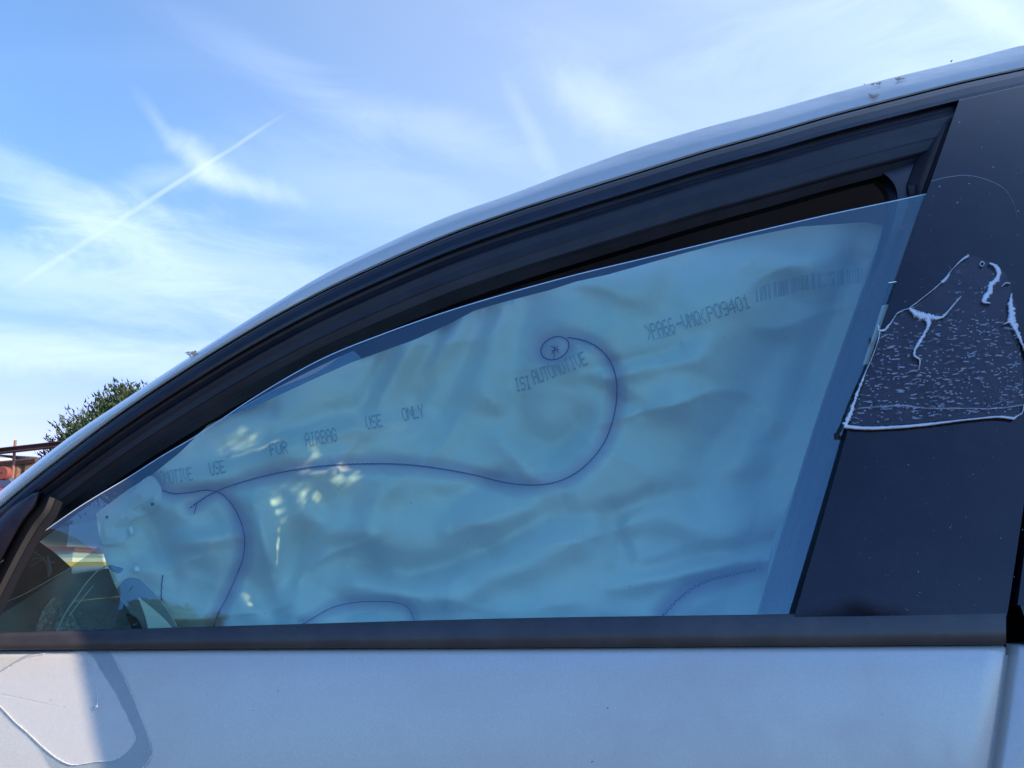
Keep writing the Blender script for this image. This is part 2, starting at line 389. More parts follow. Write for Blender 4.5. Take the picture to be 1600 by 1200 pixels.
def across(Rr, n=14, crown=0.055, fwd=0.0):
    rows = []
    for k in range(n+1):
        t = k/n; g = Rr.copy(); g[:, 1] = Rr[:, 1]*(1-t)+(2*YC-Rr[:, 1])*t
        bmp = 4*t*(1-t); g[:, 2] += crown*bmp*0.7; g[:, 0] -= fwd*bmp; rows.append(g)
    return np.stack(rows)
mb.grid(across(R4[k_roof:]), flip=True)
roof = mb.build('roof', PAINT, car, auto=24)
hl = R4[k_roof-12:].copy(); hl[:, 2] -= 0.045; mbh = MB(); mbh.grid(across(hl)); mbh.build('headliner', HEADL, car)
ws = across(R4[8:k_roof+1], 18, 0.02, 0.10); mbw = MB(); mbw.grid(ws, flip=True); mbw.build('windscreen', GLASS2, car)
# rails of the windscreen frit, black band along the pillar
fr = R4[8:k_roof+1].copy(); fr2 = fr.copy(); fr2[:, 1] += 0.05; fr2[:, 2] -= 0.012; fr[:, 2] -= 0.012
for g in (np.stack([fr, fr2]), mirror(np.stack([fr, fr2]))): mbf = MB(); mbf.grid(g); mbf.build('windscreen_border', SLIT, car)

# front door -------------------------------------------------------------------
cT = [(-260,997),(0,989),(60,987),(400,977),(800,966),(1200,960),(1572,953)]
cU = [(-260,1019),(0,1016.5),(400,1014),(800,1012.5),(1200,1010),(1572,1007.5)]
def lift(mb, px0, px1, prof, n=80, m=0, flip=False, mir=False):
    x = np.linspace(px0, px1, n); rows = [P(x, fy(x), off) for fy, off in prof]
    G = np.stack(rows); G = mirror(G) if mir else G
    mb.grid(G, m, flip=flip != mir)
top = lambda x: cubic(cT, x); bot = lambda x: cubic(cU, x)
def both(name, fn, mats, parent, **k):
    """the piece of the near side and its twin of the far side, two objects of the same name"""
    o = []
    for mir in (False, True):
        mb = MB(); fn(mb, mir); o.append(mb.build(name, mats, parent[1 if mir else 0], **k))
    return o
# lower panels, one sheet per door with a rolled top and rear edge
def edge_x(y): return 1570-(y-1008)*0.150          # rear edge of the front door in the photo
def door_panel(mb, mir):
    zt = P(np.linspace(-260, 1569, 60), bot(np.linspace(-260, 1569, 60))+1.6, 0.0)
    rows = []
    er = P(1569.0, 1010.0); e2 = P(1541.0, 1196.0); sx = (e2[0]-er[0])/(e2[2]-er[2])
    x0 = zt[0, 0]; x1 = er[0]
    u = np.linspace(0, 1, 60)
    z_top = np.interp(x0+(x1-x0)*u, zt[:, 0], zt[:, 2])
    sec = [(0.0, 0.030, -0.012), (0.0, 0.012, -0.004), (0.0, 0.004, 0.0), (0.002, 0.0008, 0), (0.005, 0.0, 0), (0.02, 0, 0), (0.05, 0, 0), (0.09, 0, 0), (0.15, 0, 0), (0.22, 0, 0), (0.27, .001, 0), (0.285, -0.004, 0), (0.30, 0.0, 0), (0.4, .012, 0), (0.5, .03, 0), (0.58, .06, 0)]
    for dz, off, _ in sec:
        z = z_top-dz; xr = x1+sx*(z-er[2])*np.clip(1, 0, 1) if dz < 0.25 else x1+sx*(z-er[2])*0.6
        x = x0+(xr-x0)*u
        rows.append(np.stack([x, S(z)+off, z], -1))
    G = np.array(rows)
    # roll the rear edge inward
    e = G[:, -1:, :].copy(); e1 = e.copy(); e1[..., 0] += 0.0025; e1[..., 1] += 0.0012; e2_ = e.copy(); e2_[..., 0] += 0.0038; e2_[..., 1] += 0.006; e3 = e2_.copy(); e3[..., 1] += 0.03
    f = G[:, :1, :].copy(); f1 = f.copy(); f1[..., 0] -= 0.003; f1[..., 1] += 0.02
    G = np.concatenate([f1, G, e1, e2_, e3], 1)
    mb.grid(mirror(G) if mir else G, flip=mir)
fd = both('front_door', door_panel, PAINT, (car, car), auto=60)
def belt(mb, mir):
    pr = [(lambda x: top(x)+1.5, 0.012), (lambda x: top(x)+0.4, 0.003), (top, -0.0015), (lambda x: top(x)+3.5, -0.0030), (lambda x: top(x)+6, -0.0036),
          (lambda x: top(x)*0.45+bot(x)*0.55, -0.0042), (lambda x: bot(x)-4, -0.0036), (lambda x: bot(x)-1.3, -0.0020), (lambda x: bot(x)-0.3, -0.0005), (lambda x: bot(x)-0.3, 0.010)]
    lift(mb, -260, 1572, pr, 100, mir=mir)
    x = np.array([1572.0]); ring = [P(x, f(x), o)[0] for f, o in pr]; 
    q = np.array(ring); q = mirror(q) if mir else q
    mb.add(q, [tuple(range(len(q)))[::(1 if not mir else -1)]])
both('belt_trim', belt, BELT, fd, auto=50)
def slit(mb, mir):
    lift(mb, -260, 1572, [(lambda x: bot(x)-2.5, 0.006), (lambda x: bot(x)+3.5, 0.006)], 60, mir=mir)
both('panel_gap', slit, SLIT, fd)
# window frame: trim, groove, lips
def frame(mb, mir):
    f = [(-0.6, 0.012, 0), (1.2, 0.012, 2), (2.2, 0.001, 0), (4.0, -0.0015, 0), (10, -0.0030, 0), (20, -0.0025, 0), (26, -0.0008, 0), (28.5, 0.003, 0), (32, 0.0075, 0), (38, 0.0095, 1), (44, 0.0098, 1),
         (47, 0.0085, 1), (50, 0.0080, 1), (54, 0.0092, 1), (62, 0.0120, 1), (74, 0.0145, 1), (77, 0.0160, 1), (84, 0.0185, 1), (92, 0.0215, 1), (95, 0.0235, 1), (99, 0.0270, 1), (108, 0.033, 1), (114, 0.037, 1), (118, 0.044, 2), (122, 0.085, 2)]
    rows = []
    for d, o, m in f:
        a = P(NX, cubic(cA, NX)+d*np.interp(NX, [-300, 100, 700, 1300], [0.75, 0.86, 0.97, 1.0]), o)
        rows.append(a)
    G = np.stack(rows)
    k1 = int(np.searchsorted(NX, 1641))
    G = G[:, :k1]
    for i in range(len(f)-1):
        g = G[i:i+2]; mb.grid(mirror(g) if mir else g, f[i+1][2], flip=mir)
frames = both('window_frame', frame, [TRIM, RUBBER, SLIT], fd, auto=40)
# inner frame corner and rear run channel behind the pillar cover
def pil(y): return np.interp(y, [100, 157, 310, 600, 957, 1010], [1520, 1498, 1441, 1341, 1243, 1228])
def corner(mb, mir):
    ly = np.linspace(186, 326, 30)
    st = [(14, 0.012), (-1, 0.012), (-5, 0.010), (-9, 0.012), (-16, 0.016), (-19, 0.022), (-30, 0.026), (-33, 0.032)]
    sc_ = np.interp(ly, [150, 290, 330, 1010], [1, 1, .22, .22])
    G = np.stack([P(pil(ly)+dx*(sc_ if dx < 0 else 1), ly, o) for dx, o in st])
    mb.grid(mirror(G) if mir else G, 0, flip=not mir)
    # web with the rounded opening corner
    out = pathi([(1120, 329), (1200, 302), (1260, 283), (1330, 262), (1400, 241), (1448, 224), (1440, 262), (1420, 318), (1390, 400), (1355, 500), (1300, 660), (1215, 950)], 60)
    inn = pathi([(1120, 337), (1200, 312), (1262, 290), (1320, 268), (1355, 262), (1382, 272), (1400, 294), (1400, 330), (1376, 410), (1340, 510), (1285, 670), (1200, 950)], 60)
    inn2 = inn + np.array([-13, 9.0]); inn3 = inn2 + np.array([-6, 5.0])
    L = [P(out[:, 0], out[:, 1], 0.031), P(inn[:, 0], inn[:, 1], 0.034), P(inn[:, 0]-2, inn[:, 1]+1.5, 0.045), P(inn2[:, 0], inn2[:, 1], 0.050), P(inn3[:, 0], inn3[:, 1], 0.075), P(inn3[:, 0], inn3[:, 1], 0.11)]
    G = np.stack(L); mb.grid(mirror(G) if mir else G, 1, flip=mir)
both('run_channel', corner, [RUBBER, TRIM], fd, auto=50)

# window glass: partly lowered, top edge well below the frame
cG = [(-200,1010),(-60,925),(0,880),(59,838),(125,792),(200,747),(260,709),(300,686),(400,620),(500,563),(600,522),(700,487),(800,457),(900,430),(1000,406),(1100,382),(1200,358),(1300,335),(1400,314),(1437,306),(1520,290)]
gx = np.linspace(-60, 1480, 120); gy = cubic(cG, gx)
def coons(tp, bt, lf, rt, n, m):
    """pixel grid inside four boundary curves, m rows by n columns"""
    t_, b_ = poly(tp, n), poly(bt, n); l_, r_ = poly(lf, m), poly(rt, m)
    u = np.linspace(0, 1, n)[None, :, None]; v = np.linspace(0, 1, m)[:, None, None]
    return ((1-v)*t_[None]+v*b_[None]+(1-u)*l_[:, None]+u*r_[:, None]
            - (1-u)*(1-v)*t_[0]-u*(1-v)*t_[-1]-(1-u)*v*b_[0]-u*v*b_[-1])
def pane(mb, mir):
    if mir: g_ = cubic([(p[0], p[1]) for p in cA], gx)+112
    else: g_ = gy
    v = np.linspace(0, 1, 40)[:, None]; u = np.linspace(0, 1, 120)[None]
    gc = (lambda x: cubic(cA, x)+112) if mir else (lambda x: cubic(cG, x))
    # the rear edge runs behind the pillar cover
    lim = np.full((40, 1), 1460.0)
    for _ in range(6): yl = gc(lim)*(1-v)+1012*v; lim = pil(yl)+24
    px = -60+(lim+60)*u; g0 = gc(px); py = g0*(1-v)+np.maximum(1012.0, g0+1)*v
    Go = P(px, py, 0.0065); Gi = P(px, py, 0.0107)
    ed = np.stack([Go[0], P(px[0], py[0]-1.5, 0.0070), P(px[0], py[0]-1.5, 0.0102), Gi[0]])
    if mir: Go, Gi, ed = mirror(Go), mirror(Gi), mirror(ed)
    mb.grid(Go, 0, flip=mir); mb.grid(Gi, 1, flip=not mir); mb.grid(ed, 2, flip=not mir)
for o_ in ():
    pass
panes = both('window_glass', pane, [GLASS, GIN, GEDGE], fd, auto=30)
panes[1].data.materials[0] = GLASS3
panes[0]['label'] = 'tinted front window lowered a hand below its frame'

# pillar cover (gloss black applique)
def cover(mb, mir):
    ys = np.r_[np.linspace(0, 1, 40)]
    L = np.array([(1498.5, 157), (1441, 311), (1341, 600), (1243, 957)]); 
    v = np.linspace(0, 1, 40)
    ly = 157+(963-157)*v; lx = np.interp(ly, [157, 311, 600, 957, 963], [1498.5, 1441, 1341, 1243, 1241.5])
    rx = np.interp(ly, [100, 785, 950, 963], [1690, 1601, 1575.5, 1573]); 
    ty = lambda x: 157-(x-1498.5)*0.23
    u = np.linspace(0, 1, 24)
    px = lx[:, None]*(1-u)+rx[:, None]*u
    py = np.broadcast_to(ly[:, None], px.shape) + (1-v[:, None])**1*(ty(px)-157)
    core = P(px, py, -0.0035)
    def ring(dpx, off):
        c = np.array([1450, 600])
        a = np.stack([px, py], -1); b = np.vstack([a[0], a[1:, -1], a[-1, ::-1][1:], a[::-1, 0][1:-1]])
        d = b-c; d = d/np.linalg.norm(d, axis=1)[:, None]
        q = b+d*dpx; return P(q[:, 0], q[:, 1], off)
    if mir: core = mirror(core)
    mb.grid(core, flip=mir)
    R = [ring(0, -0.0035), ring(0.9, -0.0030), ring(1.3, -0.0015), ring(1.4, 0.010)]
    R = np.stack(R); R = mirror(R) if mir else R
    mb.grid(R, cu=True, flip=mir)
covers = both('pillar_cover', cover, GLOSS, fd, auto=30)

# scratches, specks on the pillar cover
SCR = mat('pale_scratch', (0.30, 0.29, 0.30), 0.6)
mb = MB(); q = path([(1455, 283), (1480, 277), (1510, 274), (1545, 282), (1570, 296), (1583, 316), (1590, 340)], 40)
g = np.stack([P(q[:, 0], q[:, 1]-0.45, -0.0037), P(q[:, 0], q[:, 1]+0.45, -0.0037)]); mb.grid(g, flip=True)
mb.build('scratch', SCR, covers[0], smooth=False); mb = MB()
rs = random.Random(5)
for _ in range(90):
    x, y = rs.uniform(1380, 1598), rs.uniform(180, 940)
    if x < pil(y)+8: continue
    r = rs.choice([0.5, 0.6, 0.8, 1.1]) * (1.3 if y < 420 else 0.8)
    t = np.arange(6)*math.pi/3; mb.add(P(x+r*np.cos(t), y+r*np.sin(t)*rs.uniform(.5, 1), -0.0037), [(5, 4, 3, 2, 1, 0)])
mb.build('dust_specks', SCR, covers[0], smooth=False)['kind'] = 'stuff'

# sail trim in the front corner of the window + its rubber
def sail(mb, mir):
    e = path([(64, 769), (55, 790), (38, 812), (20, 842), (0, 880), (-60, 1000)], 26); l = path([(50, 770), (20, 790), (-10, 818), (-40, 850), (-80, 890), (-200, 1000)], 26)
    L = [P(l[:, 0], l[:, 1], 0.004), P(l[:, 0]+1, l[:, 1]+1, -0.004), P(l[:, 0]*.5+e[:, 0]*.5, l[:, 1]*.5+e[:, 1]*.5, -0.006), P(e[:, 0]-3, e[:, 1]-1, -0.005), P(e[:, 0]-1, e[:, 1], -0.003), P(e[:, 0], e[:, 1], 0.014)]
    G = np.stack(L); mb.grid(mirror(G) if mir else G, 0, flip=mir)
    e2 = e+np.array([22, 10.0]); e3 = e+np.array([34, 16.0])
    L = [P(e[:, 0]+1, e[:, 1], 0.010), P(e[:, 0]+6, e[:, 1]+3, 0.001), P(e[:, 0]+14, e[:, 1]+7, -0.001), P(e2[:, 0], e2[:, 1], 0.002), P(e2[:, 0]+2, e2[:, 1]+1, 0.0045), P(e3[:, 0], e3[:, 1], 0.0062)]
    G = np.stack(L); mb.grid(mirror(G) if mir else G, 1, flip=mir)
both('mirror_sail_trim', sail, [TRIM, DRUB], fd, auto=40)

# door mirror, outside the frame of the photo
def mirror_part(mb, mir):
    G = []
    for k in range(11):
        t = -math.pi/2+math.pi*k/10; r = abs(math.cos(t))**.6
        G.append([(-0.525+0.068*r*math.copysign(abs(math.cos(a))**.7, math.cos(a)), 0.485+0.115*math.sin(t), 1.035+0.085*r*math.copysign(abs(math.sin(a))**.7, math.sin(a))) for a in np.linspace(0, 2*math.pi, 28, endpoint=False)])
    G = np.array(G); mb.grid(mirror(G) if mir else G, cu=True, flip=mir)
    a = np.array([(-0.53, 0.56, 0.97), (-0.52, 0.64, 0.955), (-0.51, 0.69, 0.95)]); a = mirror(a) if mir else a
    mb.tube(a, [0.035, 0.03, 0.035], 12)
both('door_mirror', mirror_part, MIR, fd)

# B-pillar gap, rear door ----------------------------------------------------------
def jamb(mb, mir):
    pts = [P(np.array([1560.0, 1640.0]), np.array([y, y]), 0.022) for y in (150, 300, 600, 900, 1023)]
    G = np.array(pts); mb.grid(mirror(G) if mir else G, 0, flip=mir)
    G = np.stack([P(np.full(2, 0)+np.array([1536.0, 1596.0]), np.array([y, y], float), 0.013) for y in (1023.5, 1100, 1200, 1300)])
    mb.grid(mirror(G) if mir else G, 1, flip=mir)
    G = np.stack([P(np.array([1578.0, 1600.0])-dx, np.array([y, y], float), 0.0105) for dx, y in ((-2, 1023.5), (-1, 1040), (9, 1120), (21, 1200), (35, 1300))])
    mb.grid(mirror(G) if mir else G, 0, flip=mir)
    G = [[(0.40, 0.78, 0.92), (0.47, 0.78, 0.92)], [(0.36, 0.74, 0.30), (0.47, 0.74, 0.30)]]
    G = np.array(G); mb.grid(mirror(G) if mir else G, 0, flip=mir)
both('centre_pillar', jamb, [SLIT, PAINT], (car, car))
xr0 = float(P(1598.0, 1012.0)[0]); sxr = (float(P(1573.0, 1196.0)[0])-xr0)/(float(P(1573.0, 1196.0)[2])-float(P(1598.0, 1012.0)[2]))
zb_r = float(P(1598.0, 1008.0)[2])
def rear_panel(mb, mir):
    rows = []; x1 = 1.32
    for dz, off in [(0, .03), (0, .012), (0, .003), (.002, 0.0006), (.005, 0), (.05, 0), (.12, 0), (.22, 0), (.27, .001), (.285, -.004), (.30, 0), (.4, .012), (.5, .03), (.58, .06)]:
        u = np.linspace(0, 1, 30); z = zb_r+0.02*u-dz; x0 = xr0+sxr*(z-zb_r)*(1 if dz < .25 else .6)
        x = x0+(x1-0.25*np.clip((0.62-z)/0.3, 0, 1)-x0)*u; rows.append(np.stack([x, S(z)+off, z+0*u], -1))
    G = np.array(rows); e = G[:, :1].copy(); e1 = e.copy(); e1[..., 0] -= .002; e1[..., 1] += .002; e2 = e1.copy(); e2[..., 0] -= .001; e2[..., 1] += .03
    G = np.concatenate([e2, e1, G], 1); mb.grid(mirror(G) if mir else G, flip=mir)
rd = both('rear_door', rear_panel, PAINT, (car, car), auto=60)
AX = A_[:, 0]; AZ = A_[:, 2]
def zA(x): return np.interp(x, AX, AZ)
lg = P(np.interp(np.linspace(90, 1010, 60), [100, 785, 950, 1010], [1694, 1606, 1584, 1578]), np.linspace(90, 1010, 60))[::-1]
def xgap(z): return float(np.interp(z, lg[:, 2], lg[:, 0]))
xtop = float(P(1638.0, 110.0)[0])
def rear_frame(mb, mir):
    def strip(xa, xb, rows, m=0, n=40):
        x = np.linspace(xa, xb, n); G = np.stack([np.stack([x, S(zf(x))+o, zf(x)], -1) for zf, o in rows]); mb.grid(mirror(G) if mir else G, m, flip=mir)
    strip(xtop, 1.46, [(lambda x: zA(x)-0.0005, .012), (lambda x: zA(x)-.001, 0), (lambda x: zA(x)-.012, -.003), (lambda x: zA(x)-.024, -.001), (lambda x: zA(x)-.026, .012), (lambda x: zA(x)-.05, .014), (lambda x: zA(x)-.055, .03)])
both('window_frame', rear_frame, [TRIM], rd, auto=50)
def rear_belt(mb, mir):
    def strip(xa, xb, rows, m=0, n=40):
        x = np.linspace(xa, xb, n); G = np.stack([np.stack([x, S(zf(x))+o, zf(x)], -1) for zf, o in rows]); mb.grid(mirror(G) if mir else G, m, flip=mir)
    strip(xr0+0.003, 1.40, [(lambda x: zb_r+.032+0*x, .010), (lambda x: zb_r+.031+0*x, -.006), (lambda x: zb_r+.015+0*x, -.009), (lambda x: zb_r+.003+0*x, -.007), (lambda x: zb_r+.002+0*x, .01)])
both('belt_trim', rear_belt, [TRIM], rd, auto=50)
def rear_cover(mb, mir):
    G = []
    for v in np.linspace(0, 1, 20):
        z = zb_r+.03+v*(1.60-zb_r-.03); xl = xgap(z); 
        zz = min(z, float(zA(xl))-0.026)
        G.append([(xl, float(S(zz))+.012, zz), (xl+.001, float(S(zz))-.003, zz), (xl+.06, float(S(zz))-.004, zz), (xl+.11, float(S(zz))-.003, zz), (xl+.111, float(S(zz))+.012, zz)])
    G = np.array(G); mb.grid(mirror(G) if mir else G, flip=mir)
both('pillar_cover', rear_cover, GLOSS, rd, auto=40)
def rear_glass(mb, mir):
    G = []
    for v in np.linspace(0, 1, 10):
        x = np.linspace(xgap(zb_r+.02+v*.6)+.05, 1.42, 30); z = (zb_r+.02)*(1-v)+(zA(x)-.045)*v; G.append(np.stack([x, S(z)+.02, z], -1))
    G = np.array(G)[::-1]; mb.grid(mirror(G) if mir else G, flip=mir)
both('window_glass', rear_glass, GLASS3, rd)
# quarter panel, tail
def quarter(mb, mir):
    G = []
    for v in np.linspace(0, 1, 26):
        z = 0.32+v*(1.62-0.32); xs = []
        x0 = 1.33 if z < zb_r+.02 else 1.33+0.09*min(1, (z-zb_r)/0.3)
        zz = z
        x1 = 2.42-0.02*abs(z-0.7)-1.0*max(0, z-1.0)**1.3
        row = []
        for t in np.linspace(0, 1, 18):
            x = x0+(x1-x0)*t; zc_ = min(zz, float(zA(min(x, AX[-1]))))
            row.append((x, float(S(zc_))+0.25*t**5, zc_))
        G.append(row)
    G = np.array(G)[::-1]; mb.grid(mirror(G) if mir else G, flip=mir)
both('quarter_panel', quarter, PAINT, (car, car), auto=60)
mb = MB(); G = []
for z in np.linspace(0.3, 1.45, 20):
    x1 = 2.42-0.02*abs(z-0.7)-1.0*max(0, z-1.0)**1.3
    G.append([(x1+0.04*math.sin(math.pi*t), (float(S(z))+.25)*(1-t)+(2*YC-float(S(z))-.25)*t, z) for t in np.linspace(0, 1, 14)])
mb.grid(np.array(G)); mb.build('tailgate', PAINT, car)
# front wing, bonnet, bumper
xf1 = float(P(-262.0, 1020.0)[0])
def wing(mb, mir):
    G = []
    for z in np.linspace(0.32, 0.945, 16)[::-1]:
        row = []
        for t in np.linspace(0, 1, 26):
            x = xf1-0.002-(1.95-abs(xf1))*t; zz = min(z, 0.945-0.02*t-0.2*t**3)
            row.append((x, float(S(zz))+0.30*t**3.2+(0.0), zz))
        G.append(row)
    G = np.array(G)[:, ::-1]; mb.grid(mirror(G) if mir else G, flip=mir)
both('front_wing', wing, PAINT, (car, car), auto=60)
mb = MB(); G = []
for t in np.linspace(0, 1, 20):
    x = xf1-0.02-(1.95-abs(xf1)-.02)*t; z = 0.945-0.02*t-0.2*t**3; y0 = float(S(z))+.30*t**3.2
    G.append([(x+0.0, y0*(1-s)+(2*YC-y0)*s, z+0.06*math.sin(math.pi*s)*(1-t*.6)) for s in np.linspace(0, 1, 16)])
mb.grid(np.array(G), flip=True); mb.build('bonnet', PAINT, car)
mb = MB(); G = []
for z in np.linspace(0.28, 0.73, 8):
    y0 = DB+.27; G.append([(-1.95-0.14*math.sin(math.pi*s), y0*(1-s)+(2*YC-y0)*s, z) for s in np.linspace(0, 1, 16)])
mb.grid(np.array(G), flip=True); mb.build('bumper', PAINT, car)
# floor, wheels
mb = MB(); mb.box((0.25, YC, 0.30), (4.1, 1.55, 0.06)); mb.build('floor_pan', DARK, car)
TYRE = mat('tyre_rubber', (0.02, 0.02, 0.02), 0.85); RIM = mat('alloy_rim', (0.45, 0.46, 0.47), 0.3, metal=0.9)
for wx in (-1.28, 1.38):
    for s in (0, 1):
        wy = 0.76 if s == 0 else 2*YC-0.76
        sg = 1 if s == 0 else -1
        mb = MB(); mb.lathe([(0.20, -0.10*sg), (0.29, -0.105*sg), (0.315, -0.08*sg), (0.32, 0), (0.315, 0.08*sg), (0.29, 0.105*sg), (0.20, 0.10*sg)], (wx, wy, 0.32), 'y', 40); t = mb.build('wheel', TYRE, car)
        mb = MB(); mb.lathe([(0.20, -0.10*sg), (0.19, -0.09*sg), (0.185, -0.02*sg), (0.05, -0.02*sg), (0.04, -0.07*sg), (0.001, -0.072*sg)], (wx, wy, 0.32), 'y', 40)
        for k in range(5):
            a = 2*math.pi*k/5; mb.tube([(wx+.03*math.cos(a), wy-.065*sg, .32+.03*math.sin(a)), (wx+.19*math.cos(a), wy-.085*sg, .32+.19*math.sin(a))], [.03, .02], 8)
        mb.build('rim', RIM, t)
# ------------------------------------------------------------------ cabin
def f_dash(t, b):
    c = objc(t); n = t.noise(c, 160, 4, 0.7); b.inputs['Roughness'].default_value = 0.7
    t.l.new(t.mix(t.ramp(n, 0.35, 0.65), (0.07, 0.085, 0.09, 1), (0.13, 0.15, 0.155, 1)), b.inputs['Base Color']); bump(t, b, n, 0.6, 0.002)
DASH = mat('grained_dashboard', rough=0.7, fn=f_dash)
mb = MB(); G = []
prof = [(-0.95, 0.90), (-0.93, 0.925), (-0.80, 0.930), (-0.62, 0.932), (-0.52, 0.930), (-0.47, 0.92), (-0.455, 0.90), (-0.47, 0.80), (-0.50, 0.60)]
for y in np.linspace(0.80, 2.30, 30):
    hump = 0.012*math.exp(-((y-1.18)/0.16)**2)
    G.append([(x, y, z+hump*(1 if x > -0.8 else .3)) for x, z in prof])
mb.grid(np.array(G)); mb.build('dashboard', DASH, car, auto=60)
# steering wheel
mb = MB(); c0 = Vector((-0.30, 1.18, 0.86)); ax = Vector((0.9, 0, 0.42)).normalized(); u_ = Vector((0, 1, 0)); v_ = ax.cross(u_)
ring = [c0+(u_*math.cos(a)+v_*math.sin(a))*0.185 for a in np.linspace(0, 2*math.pi, 49)]
mb.tube(ring, 0.015, 10, caps=False)
for a in (0, math.pi, 1.5*math.pi): mb.tube([c0, c0+(u_*math.cos(a)+v_*math.sin(a))*0.18], [0.03, 0.014], 8)
mb.tube([c0+ax*0.03, c0-ax*0.02, c0-ax*0.18], [0.055, 0.07, 0.04], 16); mb.build('steering_wheel', DARK, car)
SEAT = mat('dark_seat_cloth', (0.05, 0.05, 0.055), 0.9)
for yy in (1.20, 1.92):
    mb = MB()
    for k, (cc, rx, ry, rz, tilt) in enumerate([((0.13, yy, 0.52), .27, .25, .09, .1), ((0.42, yy, 0.82), .09, .24, .33, .25), ((0.52, yy, 1.19), .05, .13, .09, .25)]):
        G = []
        for i in range(13):
            t = -math.pi/2+math.pi*i/12; row = []
            for j in range(24):
                a = 2*math.pi*j/24; f = lambda q: math.copysign(abs(q)**0.5, q)
                X, Y, Z = rx*f(math.cos(t))*f(math.cos(a)), ry*f(math.cos(t))*f(math.sin(a)), rz*f(math.sin(t))
                row.append((cc[0]+X*math.cos(tilt)+Z*math.sin(tilt), cc[1]+Y, cc[2]+Z*math.cos(tilt)-X*math.sin(tilt)))
            G.append(row)
        mb.grid(np.array(G), cu=True)
    mb.build('seat', SEAT, car)
# inner trim of the front pillar, seen through the front corner of the window
mb = MB()
o_ = coons([(-60, 800), (20, 818), (58, 844), (84, 862), (112, 887)], [(-60, 1010), (0, 1010), (60, 1010), (90, 1000), (112, 990)], [(-60, 800), (-60, 1010)], [(112, 887), (112, 990)], 20, 14)
bulge = 0.012*np.sin(np.linspace(0, math.pi, 20))[None, :]
mb.grid(P(o_[..., 0], o_[..., 1], 0.150-bulge)); mb.grid(P(o_[..., 0], o_[..., 1], 0.175), flip=True)
it = mb.build('pillar_trim', TRIM, car)
mb = MB(); mb.tube(P(np.array([75., 76, 78, 76]), np.array([869., 880, 892, 902]), np.full(4, 0.138)), [.0008, .0020, .0024, .0006], 8)  # pale tubes stand in for thin reflections over the dark trim
for q in ([(10, 875), (40, 858), (62, 868), (78, 890)], [(5, 905), (30, 890), (60, 872), (85, 880)], [(18, 905), (45, 888), (70, 870)]):
    p_ = path(q, 14); mb.tube(P(p_[:, 0], p_[:, 1], 0.139), 0.0006, 6)
mb.build('reflection_lines', mat('pale_reflection_line', (0.30, 0.33, 0.36), 0.4), it)

# ------------------------------------------------------------------ curtain airbag
bag = empty('curtain_airbag', tuple(P(700.0, 500.0, 0.06))); tag(bag, 'deployed white curtain airbag hanging behind the partly lowered front window', 'airbag')
topb = [(150,802),(172,786),(200,765),(237,742),(280,708),(325,664),(360,648),(400,634),(450,611),(500,588),(550,566),(600,548),(650,530),(700,507),(740,486),(780,474),(810,466),(860,453),(900,440),(950,429),(1000,415),(1060,398),(1120,382),(1180,368),(1250,354),(1310,350),(1350,347),(1380,352),(1390,362)]
rightb = [(1390,362),(1384,372),(1366,430),(1340,520),(1300,640),(1270,725),(1237,809),(1223,838),(1213,890),(1207,960),(1204,1012)]
leftb = [(150,802),(152,820),(158,850),(166,880),(176,905),(190,938),(215,975),(236,1012)]
botb = [(236,1012),(1204,1012)]
NC, NR = 300, 150
PG = coons(topb, botb, leftb, rightb, NC, NR)
def seg_d(X, Y, a, b):
    ax_, ay = a; bx, by = b; dx, dy = bx-ax_, by-ay; L2 = dx*dx+dy*dy+1e-9
    t = np.clip(((X-ax_)*dx+(Y-ay)*dy)/L2, 0, 1); return np.hypot(X-ax_-t*dx, Y-ay-t*dy), t
def poly_d(X, Y, pts):
    d = np.full(X.shape, 1e9)
    for a, b in zip(pts[:-1], pts[1:]): d = np.minimum(d, seg_d(X, Y, a, b)[0])
    return d
seam_main = path([(303,789),(322,776),(345,765),(400,747),(440,738),(480,731),(560,725),(620,725),(680,731),(740,742),(790,754),(830,758),(862,755),(895,742),(925,717),(945,690),(958,655),(964,615),(960,580),(948,556),(930,540),(905,530),(885,527)], 90)
seam_loop = np.array([(867+23*math.cos(a)*math.cos(-.45)-17*math.sin(a)*math.sin(-.45), 544+23*math.cos(a)*math.sin(-.45)+17*math.sin(a)*math.cos(-.45)) for a in np.linspace(0, 2*math.pi, 30)])
seam_left = path([(236,746),(248,762),(265,770),(295,770),(322,766),(345,771),(362,788),(375,812),(382,840),(380,870),(368,903),(352,938),(340,960),(333,982)], 60)
seam_short = path([(254,899),(252,925),(254,955),(263,985)], 20)
seam_low = path([(474,975),(495,962),(520,949),(550,942),(590,940),(620,942),(636,948),(645,962),(648,976)], 34)
seam_right = path([(1036,962),(1052,944),(1075,924),(1105,908),(1140,899),(1186,889)], 34)
